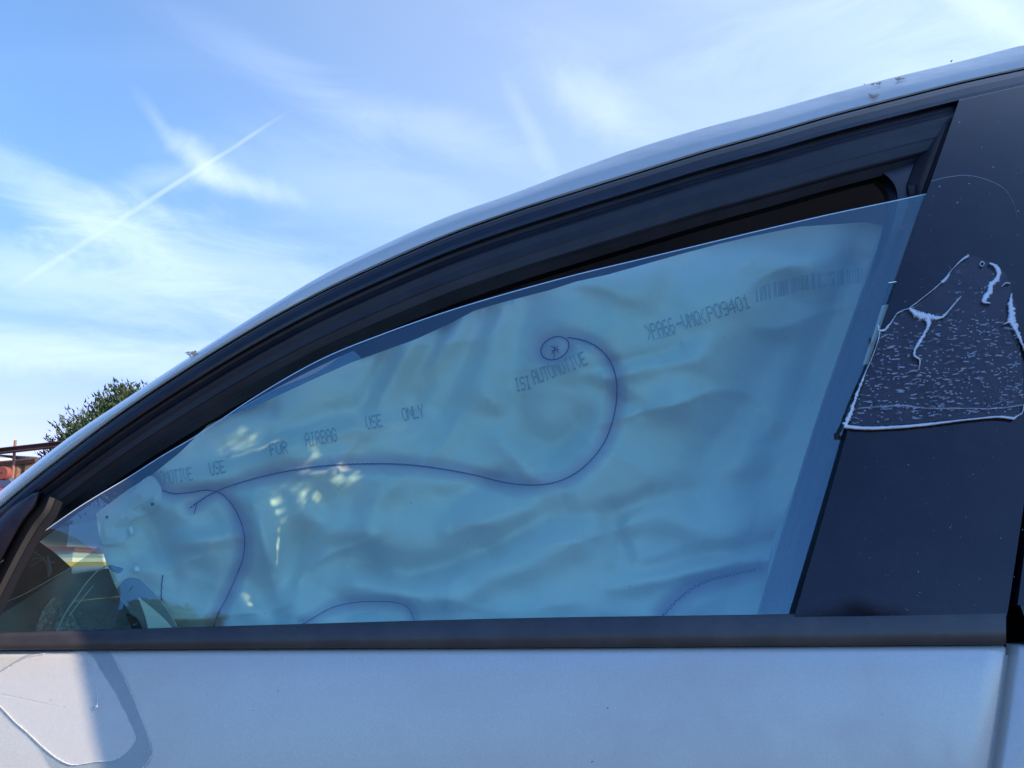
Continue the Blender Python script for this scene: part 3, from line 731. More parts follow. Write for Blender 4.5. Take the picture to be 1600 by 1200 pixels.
FOLDS = [ # x0,y0,x1,y1, half width px, depth in metres (+ = into the cabin)
 (610,548,562,640,14,.006),(700,500,640,640,20,.009),(655,520,600,620,16,-.006),(760,490,690,640,22,.009),(720,500,655,600,14,-.006),(815,470,800,640,30,.007),
 (900,450,1000,500,22,.005),(1060,420,1020,520,26,.005),
 (935,575,1060,545,10,.005),(945,590,1090,560,12,-.005),(925,598,1000,640,12,.005),
 (800,650,852,715,26,.013),(852,715,905,668,24,.013),(770,620,800,660,16,-.006),(790,690,850,745,22,-.010),
 (560,800,700,782,22,.006),(700,782,800,740,18,.007),(540,870,640,900,22,.010),(640,900,760,860,18,.009),(760,860,880,790,16,.008),(560,910,700,935,22,-.009),(700,935,900,850,24,-.008),
 (600,760,560,860,22,-.008),(560,850,600,900,16,.007),(490,930,600,965,20,.006),
 (950,810,1030,775,16,.010),(1030,775,1220,745,20,.006),(955,800,975,870,16,.010),(1000,840,1100,860,22,.007),(960,900,1220,850,14,.006),(960,915,1220,868,14,-.006),(1100,790,1200,770,22,.006),
 (1250,480,1160,640,40,.016),(1340,420,1230,680,34,.018),(1160,420,1060,620,36,-.010),(1160,640,1080,760,34,.012),(1200,640,1200,760,30,.008),(1180,400,1260,420,20,-.006),
 (420,680,560,640,18,.005),(430,700,620,655,14,-.004),(350,700,430,690,14,.004),
 (300,800,360,830,22,.006),(280,850,370,835,14,-.005),(400,790,430,900,18,-.010),(440,900,500,800,24,.009),(380,900,430,960,18,.006),(470,790,500,830,20,-.006),
 (205,870,260,840,22,.006),(230,800,270,900,14,.005),(330,620,420,640,12,.004),(170,830,240,820,10,.003),
 (860,820,930,800,14,.006),(700,830,820,800,16,-.006),(1030,560,1130,500,18,.004),(1000,650,1100,620,20,-.005)]
X, Y = PG[..., 0], PG[..., 1]
disp = np.zeros(X.shape)
for x0, y0, x1, y1, wd_, dp in FOLDS:
    wd_ *= 1.08; d, t = seg_d(X, Y, (x0, y0), (x1, y1)); disp += dp*np.exp(-(d/wd_)**2)*(0.55+0.45*np.sin(math.pi*np.clip(t, 0.05, 0.95)))
nz = np.zeros(X.shape); nz2 = np.zeros(X.shape)
for i in range(NR):
    for j in range(NC):
        x, y = X[i, j], Y[i, j]; wx = x+y*0.35; wy = y-x*0.30
        nz[i, j] = mn.fractal(Vector((wx/330, wy/170, 3.3)), 1.0, 2.0, 3)
        nz2[i, j] = mn.fractal(Vector((wx/75+0.9*nz[i, j], wy/32, 8.1)), 0.9, 2.0, 4)
rg = np.zeros(X.shape)
for i in range(NR):
    for j in range(NC):
        a_, b_ = X[i, j]*.93-Y[i, j]*.36, X[i, j]*.36+Y[i, j]*.93
        rg[i, j] = 1-min(1, 2.6*abs(mn.noise(Vector((a_/190+.35*nz[i, j], b_/95+.3*nz[i, j], 5.5)))))
disp = 2.8*disp + 0.024*nz + 0.0008*nz2 - 0.0080*rg**2
dm = np.minimum(poly_d(X, Y, seam_main), poly_d(X, Y, seam_loop)); dl_ = poly_d(X, Y, seam_left); dw = poly_d(X, Y, seam_low); dr = poly_d(X, Y, seam_right); dh = poly_d(X, Y, seam_short)
for d_, a in ((dm, .004), (dl_, .004), (dw, .003), (dr, .003)): disp += a*np.exp(-(d_/9)**2) - a*0.8*np.exp(-((d_-24)/14)**2)
# the bag's rim stays flat, the middle hangs a little deeper
disp -= 0.012*np.exp(-((X-480)/330)**2-((Y-800)/130)**2)
col = np.ones(X.shape+(4,))
lil = np.array([0.66, 0.46, 0.66])
ed = 1+0.25*nz2
def stain(d, r, k): return k*np.clip(1.25-np.abs(d*ed)/r, 0, 1)**0.7
st = np.maximum.reduce([stain(dm, 15, .75), stain(dl_, 14, .8), stain(dw, 12, .7), stain(dr, 18, 1.0), stain(np.hypot(X-867, Y-543), 36, .7)])
for k in range(3): col[..., k] *= 1-st*(1-lil[k])
# faint print patches near the upper edge
rb_ = random.Random(3)
for (cx_, cy_, a_, b_, k_) in [(566,556,7,6,.35),(578,551,4,6,.3),(545,562,6,4,.3),(600,545,12,3,.25),(625,533,9,3,.25),(790,468,5,9,.4),(800,470,4,9,.3),(218,784,4,14,.45),(222,768,3,8,.3)]:
    m_ = np.clip(1.6-np.hypot((X-cx_)/a_, (Y-cy_)/b_)+0.5*nz2, 0, 1); col[..., 0] *= 1-k_*m_; col[..., 1] *= 1-k_*m_*.85; col[..., 2] *= 1-k_*m_*.6
OFF0 = 0.060
disp += 0.075*np.clip((X+0.36*(Y-600)-960)/300, 0, 1)**1.3
offg = OFF0+disp
BG = P(X, Y, offg)
back = P(X, Y, offg+0.008)
mb = MB(); mb.grid(BG); mb.grid(back, flip=True)
rimf = np.vstack([BG[0], BG[1:, -1], BG[-1, ::-1][1:], BG[::-1, 0][1:-1]]); rimb = np.vstack([back[0], back[1:, -1], back[-1, ::-1][1:], back[::-1, 0][1:-1]])
mb.grid(np.stack([rimf, rimb]), cu=True, flip=True)
cc_ = np.vstack([col.reshape(-1, 4), col.reshape(-1, 4), np.ones((len(rimf)*2, 4))])
bagc = build('cloth_panel', mb.V, mb.F, CLOTH, bag, True, col=cc_)
# lookup of the cloth depth at any pixel
from mathutils.kdtree import KDTree
kd = KDTree(NR*NC)
for i in range(NR):
    for j in range(NC): kd.insert((X[i, j], Y[i, j], 0), i*NC+j)
kd.balance(); offf = offg.ravel()
def on_bag(px, py, d=0.0010):
    px = np.atleast_1d(px); py = np.atleast_1d(py); o = []
    for a, b in zip(px.ravel(), py.ravel()):
        r = kd.find_n((a, b, 0), 4); w_ = [1/(q[2]+.3) for q in r]; o.append(sum(offf[q[1]]*k for q, k in zip(r, w_))/sum(w_))
    return P(px, py, np.array(o).reshape(px.shape)-d)
def stitches(pts, pitch=5.0, ln=0.62, wd_=1.15, twin=0.0):
    q = np.array(pts); d = np.r_[0, np.cumsum(np.hypot(*np.diff(q, axis=0).T))]; mb = MB(); n = int(d[-1]/pitch)
    for i in range(n):
        s0, s1 = i*pitch, i*pitch+pitch*ln; a = [np.interp(s, d, q[:, k]) for s in (s0, s1) for k in (0, 1)]
        dx, dy = a[2]-a[0], a[3]-a[1]; L = math.hypot(dx, dy)+1e-6; nx_, ny_ = -dy/L*wd_/2, dx/L*wd_/2; sk = 0.22*(1 if i % 2 else -1)
        x_ = np.array([a[0]-nx_, a[2]-nx_, a[2]+dx/L*.6, a[2]+nx_, a[0]+nx_, a[0]-dx/L*.6])+nx_*sk; y_ = np.array([a[1]-ny_, a[3]-ny_, a[3]+dy/L*.6, a[3]+ny_, a[1]+ny_, a[1]-dy/L*.6])+ny_*sk
        top_ = on_bag(x_, y_, 0.0013); mb.add(top_, [(0, 5, 4, 3, 2, 1)] if True else [])
    return mb
for nm, pts, kw in (('stitched_seam', seam_main, dict(pitch=3.8, ln=.70, wd_=2.3)), ('stitched_seam', seam_loop, dict(pitch=3.6, ln=.78, wd_=1.8)), ('stitched_seam', seam_left, dict(pitch=4.0, ln=.70, wd_=2.0)),
                    ('stitched_seam', seam_short, dict(pitch=4.4, ln=.7, wd_=2.4)), ('stitched_seam', seam_low, dict(pitch=4.0, ln=.66, wd_=1.7)), ('stitched_seam', seam_right, dict(pitch=4.8, ln=.62, wd_=4.0))):
    stitches(pts, **kw).build(nm, THREAD, bag, smooth=False)
def strokes(lines, r, d=0.0012):
    mb = MB()
    for l in lines:
        q = poly(l, max(3, int(len(l)*4))); mb.tube(on_bag(q[:, 0], q[:, 1], d), r, 5)
    return mb
strokes([[(861,541),(868,545),(873,551)],[(872,541),(866,546),(862,553)],[(866,540),(866,556),(865,560)],[(862,548),(874,546)]], 0.00045).build('thread_knot', THREAD, bag)
for l_ in ([(303,789),(296,794),(300,792)],[(322,776),(308,786),(303,803)],[(218,762),(220,780),(222,800)],[(212,782),(224,781),(228,784)],[(217,790),(226,793)],[(222,772),(219,798)]): strokes([l_], 0.00032).build('loose_thread', THREAD, bag)
# printed words, dot-matrix letters 5x7
FONT = {'A':'01110 10001 10001 11111 10001 10001 10001','U':'10001 10001 10001 10001 10001 10001 01110','T':'11111 00100 00100 00100 00100 00100 00100','O':'01110 10001 10001 10001 10001 10001 01110',
'M':'10001 11011 10101 10101 10001 10001 10001','I':'01110 00100 00100 00100 00100 00100 01110','V':'10001 10001 10001 10001 10001 01010 00100','E':'11111 10000 10000 11110 10000 10000 11111',
'S':'01111 10000 10000 01110 00001 00001 11110','F':'11111 10000 10000 11110 10000 10000 10000','R':'11110 10001 10001 11110 10100 10010 10001','B':'11110 10001 10001 11110 10001 10001 11110',
'G':'01110 10001 10000 10111 10001 10001 01110','N':'10001 11001 10101 10101 10011 10001 10001','L':'10000 10000 10000 10000 10000 10000 11111','Y':'10001 10001 01010 00100 00100 00100 00100',
'>':'01000 00100 00010 00001 00010 00100 01000','<':'00010 00100 01000 10000 01000 00100 00010','P':'11110 10001 10001 11110 10000 10000 10000','6':'01110 10000 10000 11110 10001 10001 01110',
'-':'00000 00000 00000 11111 00000 00000 00000','Q':'01110 10001 10001 10001 10101 10010 01101','0':'01110 10001 10001 10001 10001 10001 01110','9':'01110 10001 10001 01111 00001 00001 01110',
'4':'00010 00110 01010 10010 11111 00010 00010','1':'00100 01100 00100 00100 00100 00100 01110',' ':'00000 '*7}
def word(s, p0, p1, h, mb, slant=0.0, dot=0.62):
    """letters from p0 to p1 (feet of first and last letter), h tall"""
    n = len(s); dx, dy = p1[0]-p0[0], p1[1]-p0[1]; L = math.hypot(dx, dy); ux, uy = dx/L, dy/L; vx, vy = uy+slant*ux, -ux+slant*uy
    adv = L/n; cw = adv*0.74/4; chh = h/6
    for i, ch in enumerate(s):
        rows = FONT[ch].split()
        for r, row in enumerate(rows):
            for c, bit in enumerate(row):
                if bit == '1':
                    u = i*adv+c*cw; v = (6-r)*chh; cx_ = p0[0]+ux*u+vx*v; cy_ = p0[1]+uy*u+vy*v
                    a = np.arange(6)*math.pi/3; rx, ry = cw*dot, chh*dot
                    mb.add(on_bag(cx_+rx*np.cos(a), cy_+ry*np.sin(a), 0.0009), [(5, 4, 3, 2, 1, 0)])
for s, p0, p1, h in [('OMOTIVE', (252, 757), (303, 749), 19), ('USE', (330, 742), (354, 737), 18), ('FOR', (424, 711), (452, 706), 17), ('AIRBAG', (479, 697), (529, 688), 19), ('USE', (574, 670), (600, 665), 18), ('ONLY', (631, 657), (665, 650), 18)]:
    mb = MB(); word(s, p0, p1, h, mb); mb.build('printed_word', INK2 if s == 'OMOTIVE' else INK, bag, smooth=False)
mb = MB(); word('ISI', (807, 611), (832, 606), 19, mb); mb.build('printed_word', INK, bag, smooth=False)
mb = MB(); word('AUTOMOTIVE', (836, 600), (920, 568), 20, mb); mb.build('printed_word', INK, bag, smooth=False)
mb = MB(); word('>PA66', (1012, 530), (1058, 517), 21, mb)
q = np.array([(1020, 531), (1056, 521)]); mb.tube(on_bag(q[:, 0], q[:, 1], .001), 0.0004, 5); word('-VMQ<', (1060, 516), (1108, 502), 20, mb); word('P09401', (1109, 500), (1176, 479), 20, mb); mb.build('printed_word', INK, bag, smooth=False)
mb = MB(); rs = random.Random(11); x = 1182.0
while x < 1376:
    w_ = rs.choice([0.9, 1.2, 1.8, 2.8]); yb_ = np.interp(x, [1180, 1250, 1300, 1376], [473, 455, 447, 440]); hh = 24 if x > 1190 else 20
    mb.add(on_bag(np.array([x, x+w_, x+w_-1, x-1]), np.array([yb_, yb_-.3*w_, yb_-hh, yb_-hh]), .0009), [(3, 2, 1, 0)]); x += w_+rs.choice([1.0, 1.3, 1.8, 3.2]) + (4 if rs.random() < .06 else 0)
mb.build('barcode', INK2, bag, smooth=False)
# second layer of cloth along the rear edge, and an overlapping strip
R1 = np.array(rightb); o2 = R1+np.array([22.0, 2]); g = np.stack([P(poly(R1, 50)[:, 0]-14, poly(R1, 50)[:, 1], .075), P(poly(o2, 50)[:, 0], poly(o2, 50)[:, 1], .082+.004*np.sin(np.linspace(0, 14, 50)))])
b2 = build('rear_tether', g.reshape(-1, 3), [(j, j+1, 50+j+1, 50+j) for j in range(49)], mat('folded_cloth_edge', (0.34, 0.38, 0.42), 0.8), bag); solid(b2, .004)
# front mount: plate holes, clips
mb = MB()
for cx_, cy_, r in ((167, 808, 2.6), (238, 788, 2.6)):
    mb = MB(); a = np.linspace(0, 2*math.pi, 14, endpoint=False); mb.add(on_bag(cx_+r*np.cos(a), cy_+r*np.sin(a), .0052), [tuple(range(14))[::-1]]); mb.build('eyelet', THREAD, bag, smooth=False)

tabp = path([(150,802),(172,786),(205,764),(240,744),(252,762),(248,790),(230,806),(212,812),(200,840),(182,852),(160,850)], 60)
mb = MB(); tc0 = np.array([195, 800.0]); rr = [P(*(tc0+(tabp-tc0)*k).T, OFF0-.004-.002*(1-k)) for k in (1, .8, .5, .2, .02)]; 
rr = [on_bag(*(tc0+(tabp-tc0)*k).T, 0.0025 if k > .95 else .004) for k in (1.0, .97, .8, .5, .2, .02)]
mb.grid(np.stack(rr), cu=True, flip=True); tabo = mb.build('mount_tab', CLOTH, bag)
a_ = tabo.data.color_attributes.new('tone', 'FLOAT_COLOR', 'POINT'); a_.data.foreach_set('color', [0.93, 0.93, 0.97, 1]*len(tabo.data.vertices))
for q, r in (([(203, 824), (204, 829), (206, 835)], [.0016, .0024, .0014]), ([(212, 886), (213.5, 890), (214, 894)], [.0020, .0030, .0018])):
    mb = MB(); q = np.array(q); mb.tube(on_bag(q[:, 0], q[:, 1], .006), r, 10); mb.build('clip', WHITE, bag)
# translucent front sail of the bag, its pale rim, a bracket and a white strap end
def sailmat():
    m = bpy.data.materials.new('translucent_film'); m.use_nodes = True; t = NT(m.node_tree); b = t.n['Principled BSDF']
    b.inputs['Base Color'].default_value = (0.42, 0.60, 0.62, 1); b.inputs['Roughness'].default_value = 0.4
    tr = t.new('ShaderNodeBsdfTransparent'); tr.inputs[0].default_value = (0.80, 0.93, 0.94, 1)
    ms = t.new('ShaderNodeMixShader'); out = t.n['Material Output']; n = t.noise(objc(t), 18, 5, .6)
    t.put(ms.inputs[0], t.ramp(n, .3, .7, .30, .52)); t.l.new(tr.outputs[0], ms.inputs[1]); t.l.new(b.outputs[0], ms.inputs[2]); t.l.new(ms.outputs[0], out.inputs[0]); return m
FILM = sailmat()
sg_ = coons([(-20, 972), (0, 961), (40, 936), (75, 912), (110, 886), (135, 869), (156, 852)], [(-20, 1012), (236, 1012)], [(-20, 972), (-20, 1012)], [(156, 852), (162, 880), (178, 912), (205, 960), (236, 1012)], 40, 20)
og = 0.085+0.004*np.sin(sg_[..., 0]/23)+0.003*np.sin(sg_[..., 1]/17)
g = P(sg_[..., 0], sg_[..., 1], og); mb = MB(); mb.grid(g); sl = mb.build('front_sail', FILM, bag)
def f_sunlit_patch(t, b):
    c = objc(t); n = t.noise(c, 260, 5, .7); t.l.new(t.mix(t.ramp(n, .35, .65), (.20, .20, .20, 1), (.46, .46, .45, 1)), b.inputs['Base Color']); bump(t, b, n, .8, .002)
tg = coons([(80, 936), (86, 933), (92, 936)], [(44, 1012), (142, 1012)], [(80, 936), (66, 955), (44, 1012)], [(92, 936), (108, 952), (122, 975), (142, 1012)], 24, 24)  # grey sheet cut to the outline of a sunlit patch on the dashboard
mb = MB(); mb.grid(P(tg[..., 0], tg[..., 1], .078+.002*np.sin(tg[..., 0]/9+tg[..., 1]/14))); mb.build('sunlit_patch', mat('sunlit_patch_fabric', rough=.9, fn=f_sunlit_patch), bag)
mb = MB(); q = path([(86, 992), (100, 962), (120, 932), (140, 905), (158, 888), (176, 882), (196, 888), (222, 908), (250, 938), (285, 992)], 50)
mb.tube(P(q[:, 0], q[:, 1], .052), .0005, 6); q = path([(-5, 945), (30, 932), (62, 915), (95, 896), (112, 886)], 20); mb.tube(P(q[:, 0], q[:, 1], .08), .0004, 6)
q = path([(108, 962), (125, 940), (146, 915)], 16); mb.tube(P(q[:, 0], q[:, 1], .055), .0004, 6); mb.build('sail_rim', PLASTIC, bag)
bp = np.array([(168, 884), (186, 884), (214, 901), (246, 936), (276, 988), (280, 1012), (246, 1012), (232, 985), (218, 955), (200, 930), (178, 910)], float); bp = path(np.vstack([bp, bp[:1]]), 60)[:-1]
mb = MB(); c0_ = bp.mean(0)
left_ = path([(168, 884), (172, 900), (184, 925), (200, 952), (214, 985), (222, 1012)], 24); right_ = path([(174, 882), (196, 889), (222, 909), (250, 939), (272, 972), (288, 1012)], 24)
u = np.linspace(0, 1, 8)[None, :, None]; bgx = left_[:, None]*(1-u)+right_[:, None]*u
mb.grid(P(bgx[..., 0], bgx[..., 1], .0495-.003*np.sin(np.pi*u[..., 0])+0*bgx[..., 0])); mb.grid(P(bgx[..., 0], bgx[..., 1], .0525+0*bgx[..., 0]), flip=True)
brk = mb.build('bracket', mat('grey_blue_plastic', (0.20, 0.24, 0.27), 0.5), bag)
mb = MB(); a = np.linspace(0, 2*math.pi, 20, endpoint=False); ex = 3.8*np.cos(a); ey = 5.2*np.sin(a); mb.add(P(204.5+ex*.7+ey*-.5, 920+ey*.7+ex*-.6, .0462+0*ex), [tuple(range(20))[::-1]])
sh = path([(196, 958), (208, 962), (218, 972), (222, 990), (212, 990), (204, 978), (196, 958)], 24)[:-1]; mb.add(P(sh[:, 0], sh[:, 1], .046+0*sh[:, 0]), [tuple(range(len(sh)))[::-1]]); mb.build('slot', SLIT, brk, smooth=False)
mb = MB(); l_ = path([(216, 934), (224, 955), (231, 980), (236, 1012)], 12); r_ = path([(218, 934), (238, 950), (258, 968), (292, 1012)], 12); u = np.linspace(0, 1, 5)[None, :, None]; sg2 = l_[:, None]*(1-u)+r_[:, None]*u
mb.grid(P(sg2[..., 0], sg2[..., 1], .0455+0*sg2[..., 0])); mb.grid(P(sg2[..., 0], sg2[..., 1], .047+0*sg2[..., 0]), flip=True); mb.build('strap_end', WHITE, bag)
# pale half disc by the lower seam
mb = MB(); a = np.linspace(math.pi, 2*math.pi, 24); rings_ = [on_bag(575+k*44*np.cos(a), 984+k*27*np.sin(a), .0016 if k < 1 else .0004) for k in (1.0, .96, .6, .1)]
mb.grid(np.stack(rings_), flip=True); pt = mb.build('reinforcing_patch', CLOTH, bag); a_ = pt.data.color_attributes.new('tone', 'FLOAT_COLOR', 'POINT'); a_.data.foreach_set('color', [0.84, 0.90, 0.95, 1]*len(pt.data.vertices))
# ------------------------------------------------------------------ torn film on the pillar cover
def filmmat(name, tint, fac, colr, rough=.25):
    m = bpy.data.materials.new(name); m.use_nodes = True; t = NT(m.node_tree); b = t.n['Principled BSDF']
    b.inputs['Base Color'].default_value = (*colr, 1); b.inputs['Roughness'].default_value = rough
    tr = t.new('ShaderNodeBsdfTransparent'); tr.inputs[0].default_value = (*tint, 1); ms = t.new('ShaderNodeMixShader'); n = t.noise(objc(t), 40, 5, .6)
    t.put(ms.inputs[0], t.ramp(n, .25, .75, fac*.7, fac*1.3)); t.l.new(tr.outputs[0], ms.inputs[1]); t.l.new(b.outputs[0], ms.inputs[2]); t.l.new(ms.outputs[0], t.n['Material Output'].inputs[0]); return m
FILM2 = filmmat('clear_adhesive_film', (.97, .97, .97), .09, (.36, .34, .42))
FLECK = filmmat('air_bubble', (1, 1, 1), .36, (.62, .64, .70))
FEDGE = mat('crumpled_film_edge', (0.74, 0.78, 0.82), 0.35)
film = empty('torn_film', tuple(P(1440.0, 560.0, -.004))); tag(film, 'torn clear plastic film with white curled edges stuck on the black pillar', 'plastic film')
FT = [(1376,519),(1394,503),(1402,490),(1421,482),(1450,462),(1474,440),(1487,424),(1503,406),(1513,398),(1530,402),(1545,410),(1560,418),(1572,428),(1576,442),(1582,462),(1588,480)]
FR = [(1588,480),(1590,520),(1596,560),(1598,600),(1600,632),(1594,648),(1583,652)]
FL = [(1376,519),(1370,545),(1356,580),(1345,615),(1332,650),(1326,668)]
FBt = [(1326,668),(1400,664),(1460,658),(1520,652),(1583,652)]
fg = coons(FT, FBt, FL, FR, 70, 50)
fo = -0.0052-0.0004*np.sin(fg[..., 0]/9)*np.sin(fg[..., 1]/13)
mb = MB(); mb.grid(P(fg[..., 0], fg[..., 1], fo)); sheet = mb.build('film_sheet', FILM2, film)
# bubbles
rs = random.Random(21); mb = MB()
fpoly = [tuple(p) for p in FT]+[tuple(p) for p in FR[1:]]+[tuple(p) for p in FBt[::-1][1:]]+[tuple(p) for p in FL[::-1][1:]]
def inside(x, y, pl):
    c = False; n = len(pl)
    for i in range(n):
        x1, y1 = pl[i]; x2, y2 = pl[i-1]
        if (y1 > y) != (y2 > y) and x < (x2-x1)*(y-y1)/(y2-y1)+x1: c = not c
    return c
cnt = 0
while cnt < 640:
    x, y = rs.uniform(1326, 1598), 400+(668-400)*rs.random()**0.75
    if not inside(x, y, fpoly) or not inside(x, y+6, fpoly): continue
    if 1440 < x < 1482 and 452 < y < 488: continue
    if x > 1500 and y < 500 and rs.random() < .75: continue
    if y < 470 and rs.random() < .3: continue
    ln = rs.choice([1.1, 1.3, 1.6, 2.2, 3.2, 4.6, 6.5]) if y > 490 else rs.choice([1.3, 2, 2.8, 4.]); wd_ = rs.uniform(.7, 1.25) if ln > 2 else rs.uniform(.7, 1.5)
    an = rs.gauss(-.05, .18) if y > 490 else rs.gauss(-.5, .25)
    a = np.arange(8)*math.pi/4; ex = ln*np.cos(a)*np.array([rs.uniform(.7, 1.1) for _ in a]); ey = wd_*np.sin(a)*np.array([rs.uniform(.7, 1.2) for _ in a])
    mb.add(P(x+ex*math.cos(an)-ey*math.sin(an), y+ex*math.sin(an)+ey*math.cos(an), -.0058+0*ex), [(7, 6, 5, 4, 3, 2, 1, 0)]); cnt += 1
def ribbon(mb, pts, wid, off=-.0065, hgt=.0015, n=None, jag=.35, seed=0):
    r_ = random.Random(seed); n = n or int(len(pts)*9); q = path(pts, n); wq = np.interp(np.linspace(0, 1, n), np.linspace(0, 1, len(wid)), wid)
    t = np.gradient(q, axis=0); t /= np.linalg.norm(t, axis=1)[:, None]; nn = np.stack([-t[:, 1], t[:, 0]], -1)
    j1 = np.array([1+r_.uniform(-jag, jag) for _ in range(n)])[:, None]; j2 = np.array([1+r_.uniform(-jag, jag) for _ in range(n)])[:, None]
    jag *= .8; hgt *= .35; wid = [w*.8 for w in wid]
    a = q-nn*wq[:, None]*j1; b = q+nn*wq[:, None]*j2; h = np.array([hgt*r_.uniform(.4, 1.2) for _ in range(n)])
    mb.grid(np.stack([P(a[:, 0], a[:, 1], -.0048), P((a[:, 0]+q[:, 0])/2, (a[:, 1]+q[:, 1])/2, off-h*.8), P(q[:, 0], q[:, 1], off-h), P((b[:, 0]+q[:, 0])/2, (b[:, 1]+q[:, 1])/2, off-h*.5), P(b[:, 0], b[:, 1], -.0048)]))
ribbon(mb, [(1341, 638), (1365, 636), (1410, 634), (1450, 638), (1500, 638), (1560, 638), (1598, 633)], [1.0, 1.6, 1.3, 1.5, 1.2, 1.3, 1.5], off=-.0058, hgt=.0001, jag=.3, n=60, seed=3)
mb.build('air_bubbles', FLECK, film, smooth=False)['kind'] = 'stuff'
mb = MB()
ribbon(mb, [(1319, 666), (1340, 668.5), (1400, 667.5), (1460, 662), (1520, 655), (1570, 652), (1584, 654)], [3.0, 2.6, 2.6, 2.3, 1.6, 1.5, 2.4], hgt=.0035, seed=1, jag=.12, n=80)
ribbon(mb, [(1320, 664), (1325, 655), (1331, 640), (1338, 618), (1347, 596), (1354, 578)], [3.2, 2.8, 2.3, 2.0, 1.5, .6], hgt=.003, seed=2, jag=.55, n=46)
ribbon(mb, [(1354, 578), (1364, 555), (1373, 528), (1375, 518)], [.7, .6, .5, 1.0], hgt=.001, seed=3, n=24)
ribbon(mb, [(1374, 512), (1372, 508), (1374, 516), (1381, 516), (1390, 507), (1400, 492)], [1.2, .9, 2.2, 1.5, .7, .8], hgt=.002, seed=4, n=30)
ribbon(mb, [(1400, 491), (1410, 485), (1420, 482)], [1.0, .5, .5], hgt=.001, seed=4)
ribbon(mb, [(1420, 482), (1445, 463), (1472, 440), (1488, 421)], [.5, .6, .8, .6], hgt=.0008, seed=5, n=34)
ribbon(mb, [(1472, 441), (1478, 436), (1484, 428)], [2.6, 1.8, .8], hgt=.0015, seed=6)
ribbon(mb, [(1488, 421), (1503, 406), (1514, 399)], [.4, 1.0, 2.0], hgt=.001, seed=6)
ribbon(mb, [(1535, 408), (1531, 413), (1535, 416), (1538, 411), (1533, 408)], [.7]*5, hgt=.001, seed=7, n=16)
ribbon(mb, [(1546, 411), (1554, 415), (1560, 423), (1558, 436), (1548, 446), (1546, 456), (1541, 463), (1536, 470), (1548, 474)], [1.0, 3.2, 4.2, 3.8, 4.0, 4.2, 4.6, 3.0, .6], hgt=.002, seed=8, n=50, jag=.3)
ribbon(mb, [(1565, 448), (1572, 442), (1579, 443)], [.5, 1.0, .8], hgt=.001, seed=9)
ribbon(mb, [(1581, 458), (1579, 470), (1580, 486), (1581, 500), (1590, 520), (1599, 542), (1606, 560)], [.8, 4.0, 6.0, 5.0, 2.6, 1.4, .8], hgt=.0035, seed=10, n=50, jag=.4)
ribbon(mb, [(1568, 507), (1576, 503), (1582, 500)], [.4, 1.5, 3.0], hgt=.001, seed=12)
ribbon(mb, [(1600, 632), (1597, 645), (1588, 651), (1582, 655)], [.8, .8, 1.2, 2.4], hgt=.001, seed=11)
mb.build('curled_edge', FEDGE, film, auto=12)
mb = MB()
ribbon(mb, [(1421, 482), (1430, 489), (1442, 494), (1452, 495), (1462, 497), (1472, 496)], [1.6, 4.6, 6.0, 5.5, 4.0, 2.0], hgt=.004, seed=20, n=50, jag=.3)
ribbon(mb, [(1450, 496), (1451, 507), (1444, 522), (1436, 536), (1429, 549), (1429, 556), (1437, 562), (1437, 570), (1435, 578)], [5.5, 3.0, 2.3, 2.5, 2.2, 1.8, 1.8, .9, .5], hgt=.003, seed=21, n=60, jag=.35)
ribbon(mb, [(1472, 496), (1482, 486), (1492, 474), (1502, 463)], [2.0, 1.2, 1.0, .5], hgt=.0015, seed=22, n=30)
mb.build('torn_flap', FEDGE, film, auto=12)

# clear film on the door below the mirror --------------------------------------------
df = empty('door_film', tuple(P(190.0, 1110.0, -.001))); tag(df, 'clear film remnant with pale cut outline on the white door under the window', 'plastic film')
inner = path([(-30, 1075), (0, 1052), (25, 1036), (48, 1025), (70, 1021), (100, 1020), (138, 1020), (148, 1030), (158, 1049), (172, 1070), (186, 1095), (200, 1122), (209, 1143), (212, 1155), (206, 1166), (196, 1177), (182, 1186), (150, 1190), (105, 1193), (95, 1188), (65, 1165), (45, 1146), (24, 1128), (0, 1103), (-30, 1080)], 150)
outer = path([(-40, 1070), (0, 1048), (25, 1032), (46, 1021), (70, 1018.5), (120, 1018.5), (172, 1019), (178, 1028), (196, 1060), (208, 1088), (222, 1124), (232, 1150), (238, 1172), (236, 1186), (224, 1202), (205, 1220), (160, 1225), (110, 1222), (80, 1200), (62, 1172), (42, 1150), (20, 1132), (-5, 1106), (-40, 1078)], 150)
inn_j = inner+np.array([[random.Random(i).uniform(-.8, .8), random.Random(i+999).uniform(-.8, .8)] for i in range(150)])
FILM3 = filmmat('dulled_clear_film', (.80, .86, .90), .10, (.30, .36, .42), .3)
mb = MB()
RX = lambda q, o: P(q[:, 0], q[:, 1], o)
i0 = 40; 
mb.grid(np.stack([RX(inn_j, -.0006), RX(inn_j*.5+outer*.5, -.0007), RX(outer, -.0006)])); mb.build('film_band', FILM3, df)
CTR = filmmat('hazed_clear_film', (1, 1, 1), .22, (.85, .85, .85), .3)
mb = MB(); cen_ = np.array([100., 1105.])
mb.grid(np.stack([RX(cen_+(inn_j-cen_)*k, -.0003) for k in (1, .8, .55, .3, .02)])); mb.build('film_centre', CTR, df)
LINE = mat('white_film_edge_and_glint', (0.80, 0.80, 0.78), 0.4)
mb = MB()
def bead(q, r, seed):
    r_ = random.Random(seed); q = poly(q, len(q)*2); mb.tube(P(q[:, 0], q[:, 1], -.0007), [r*.7*r_.uniform(.3, 1.2) for _ in q], 5)
bead(inner[4:28], .00035, 1); bead(inner[88:142], .00045, 2); bead(inner[78:92], .00030, 3)
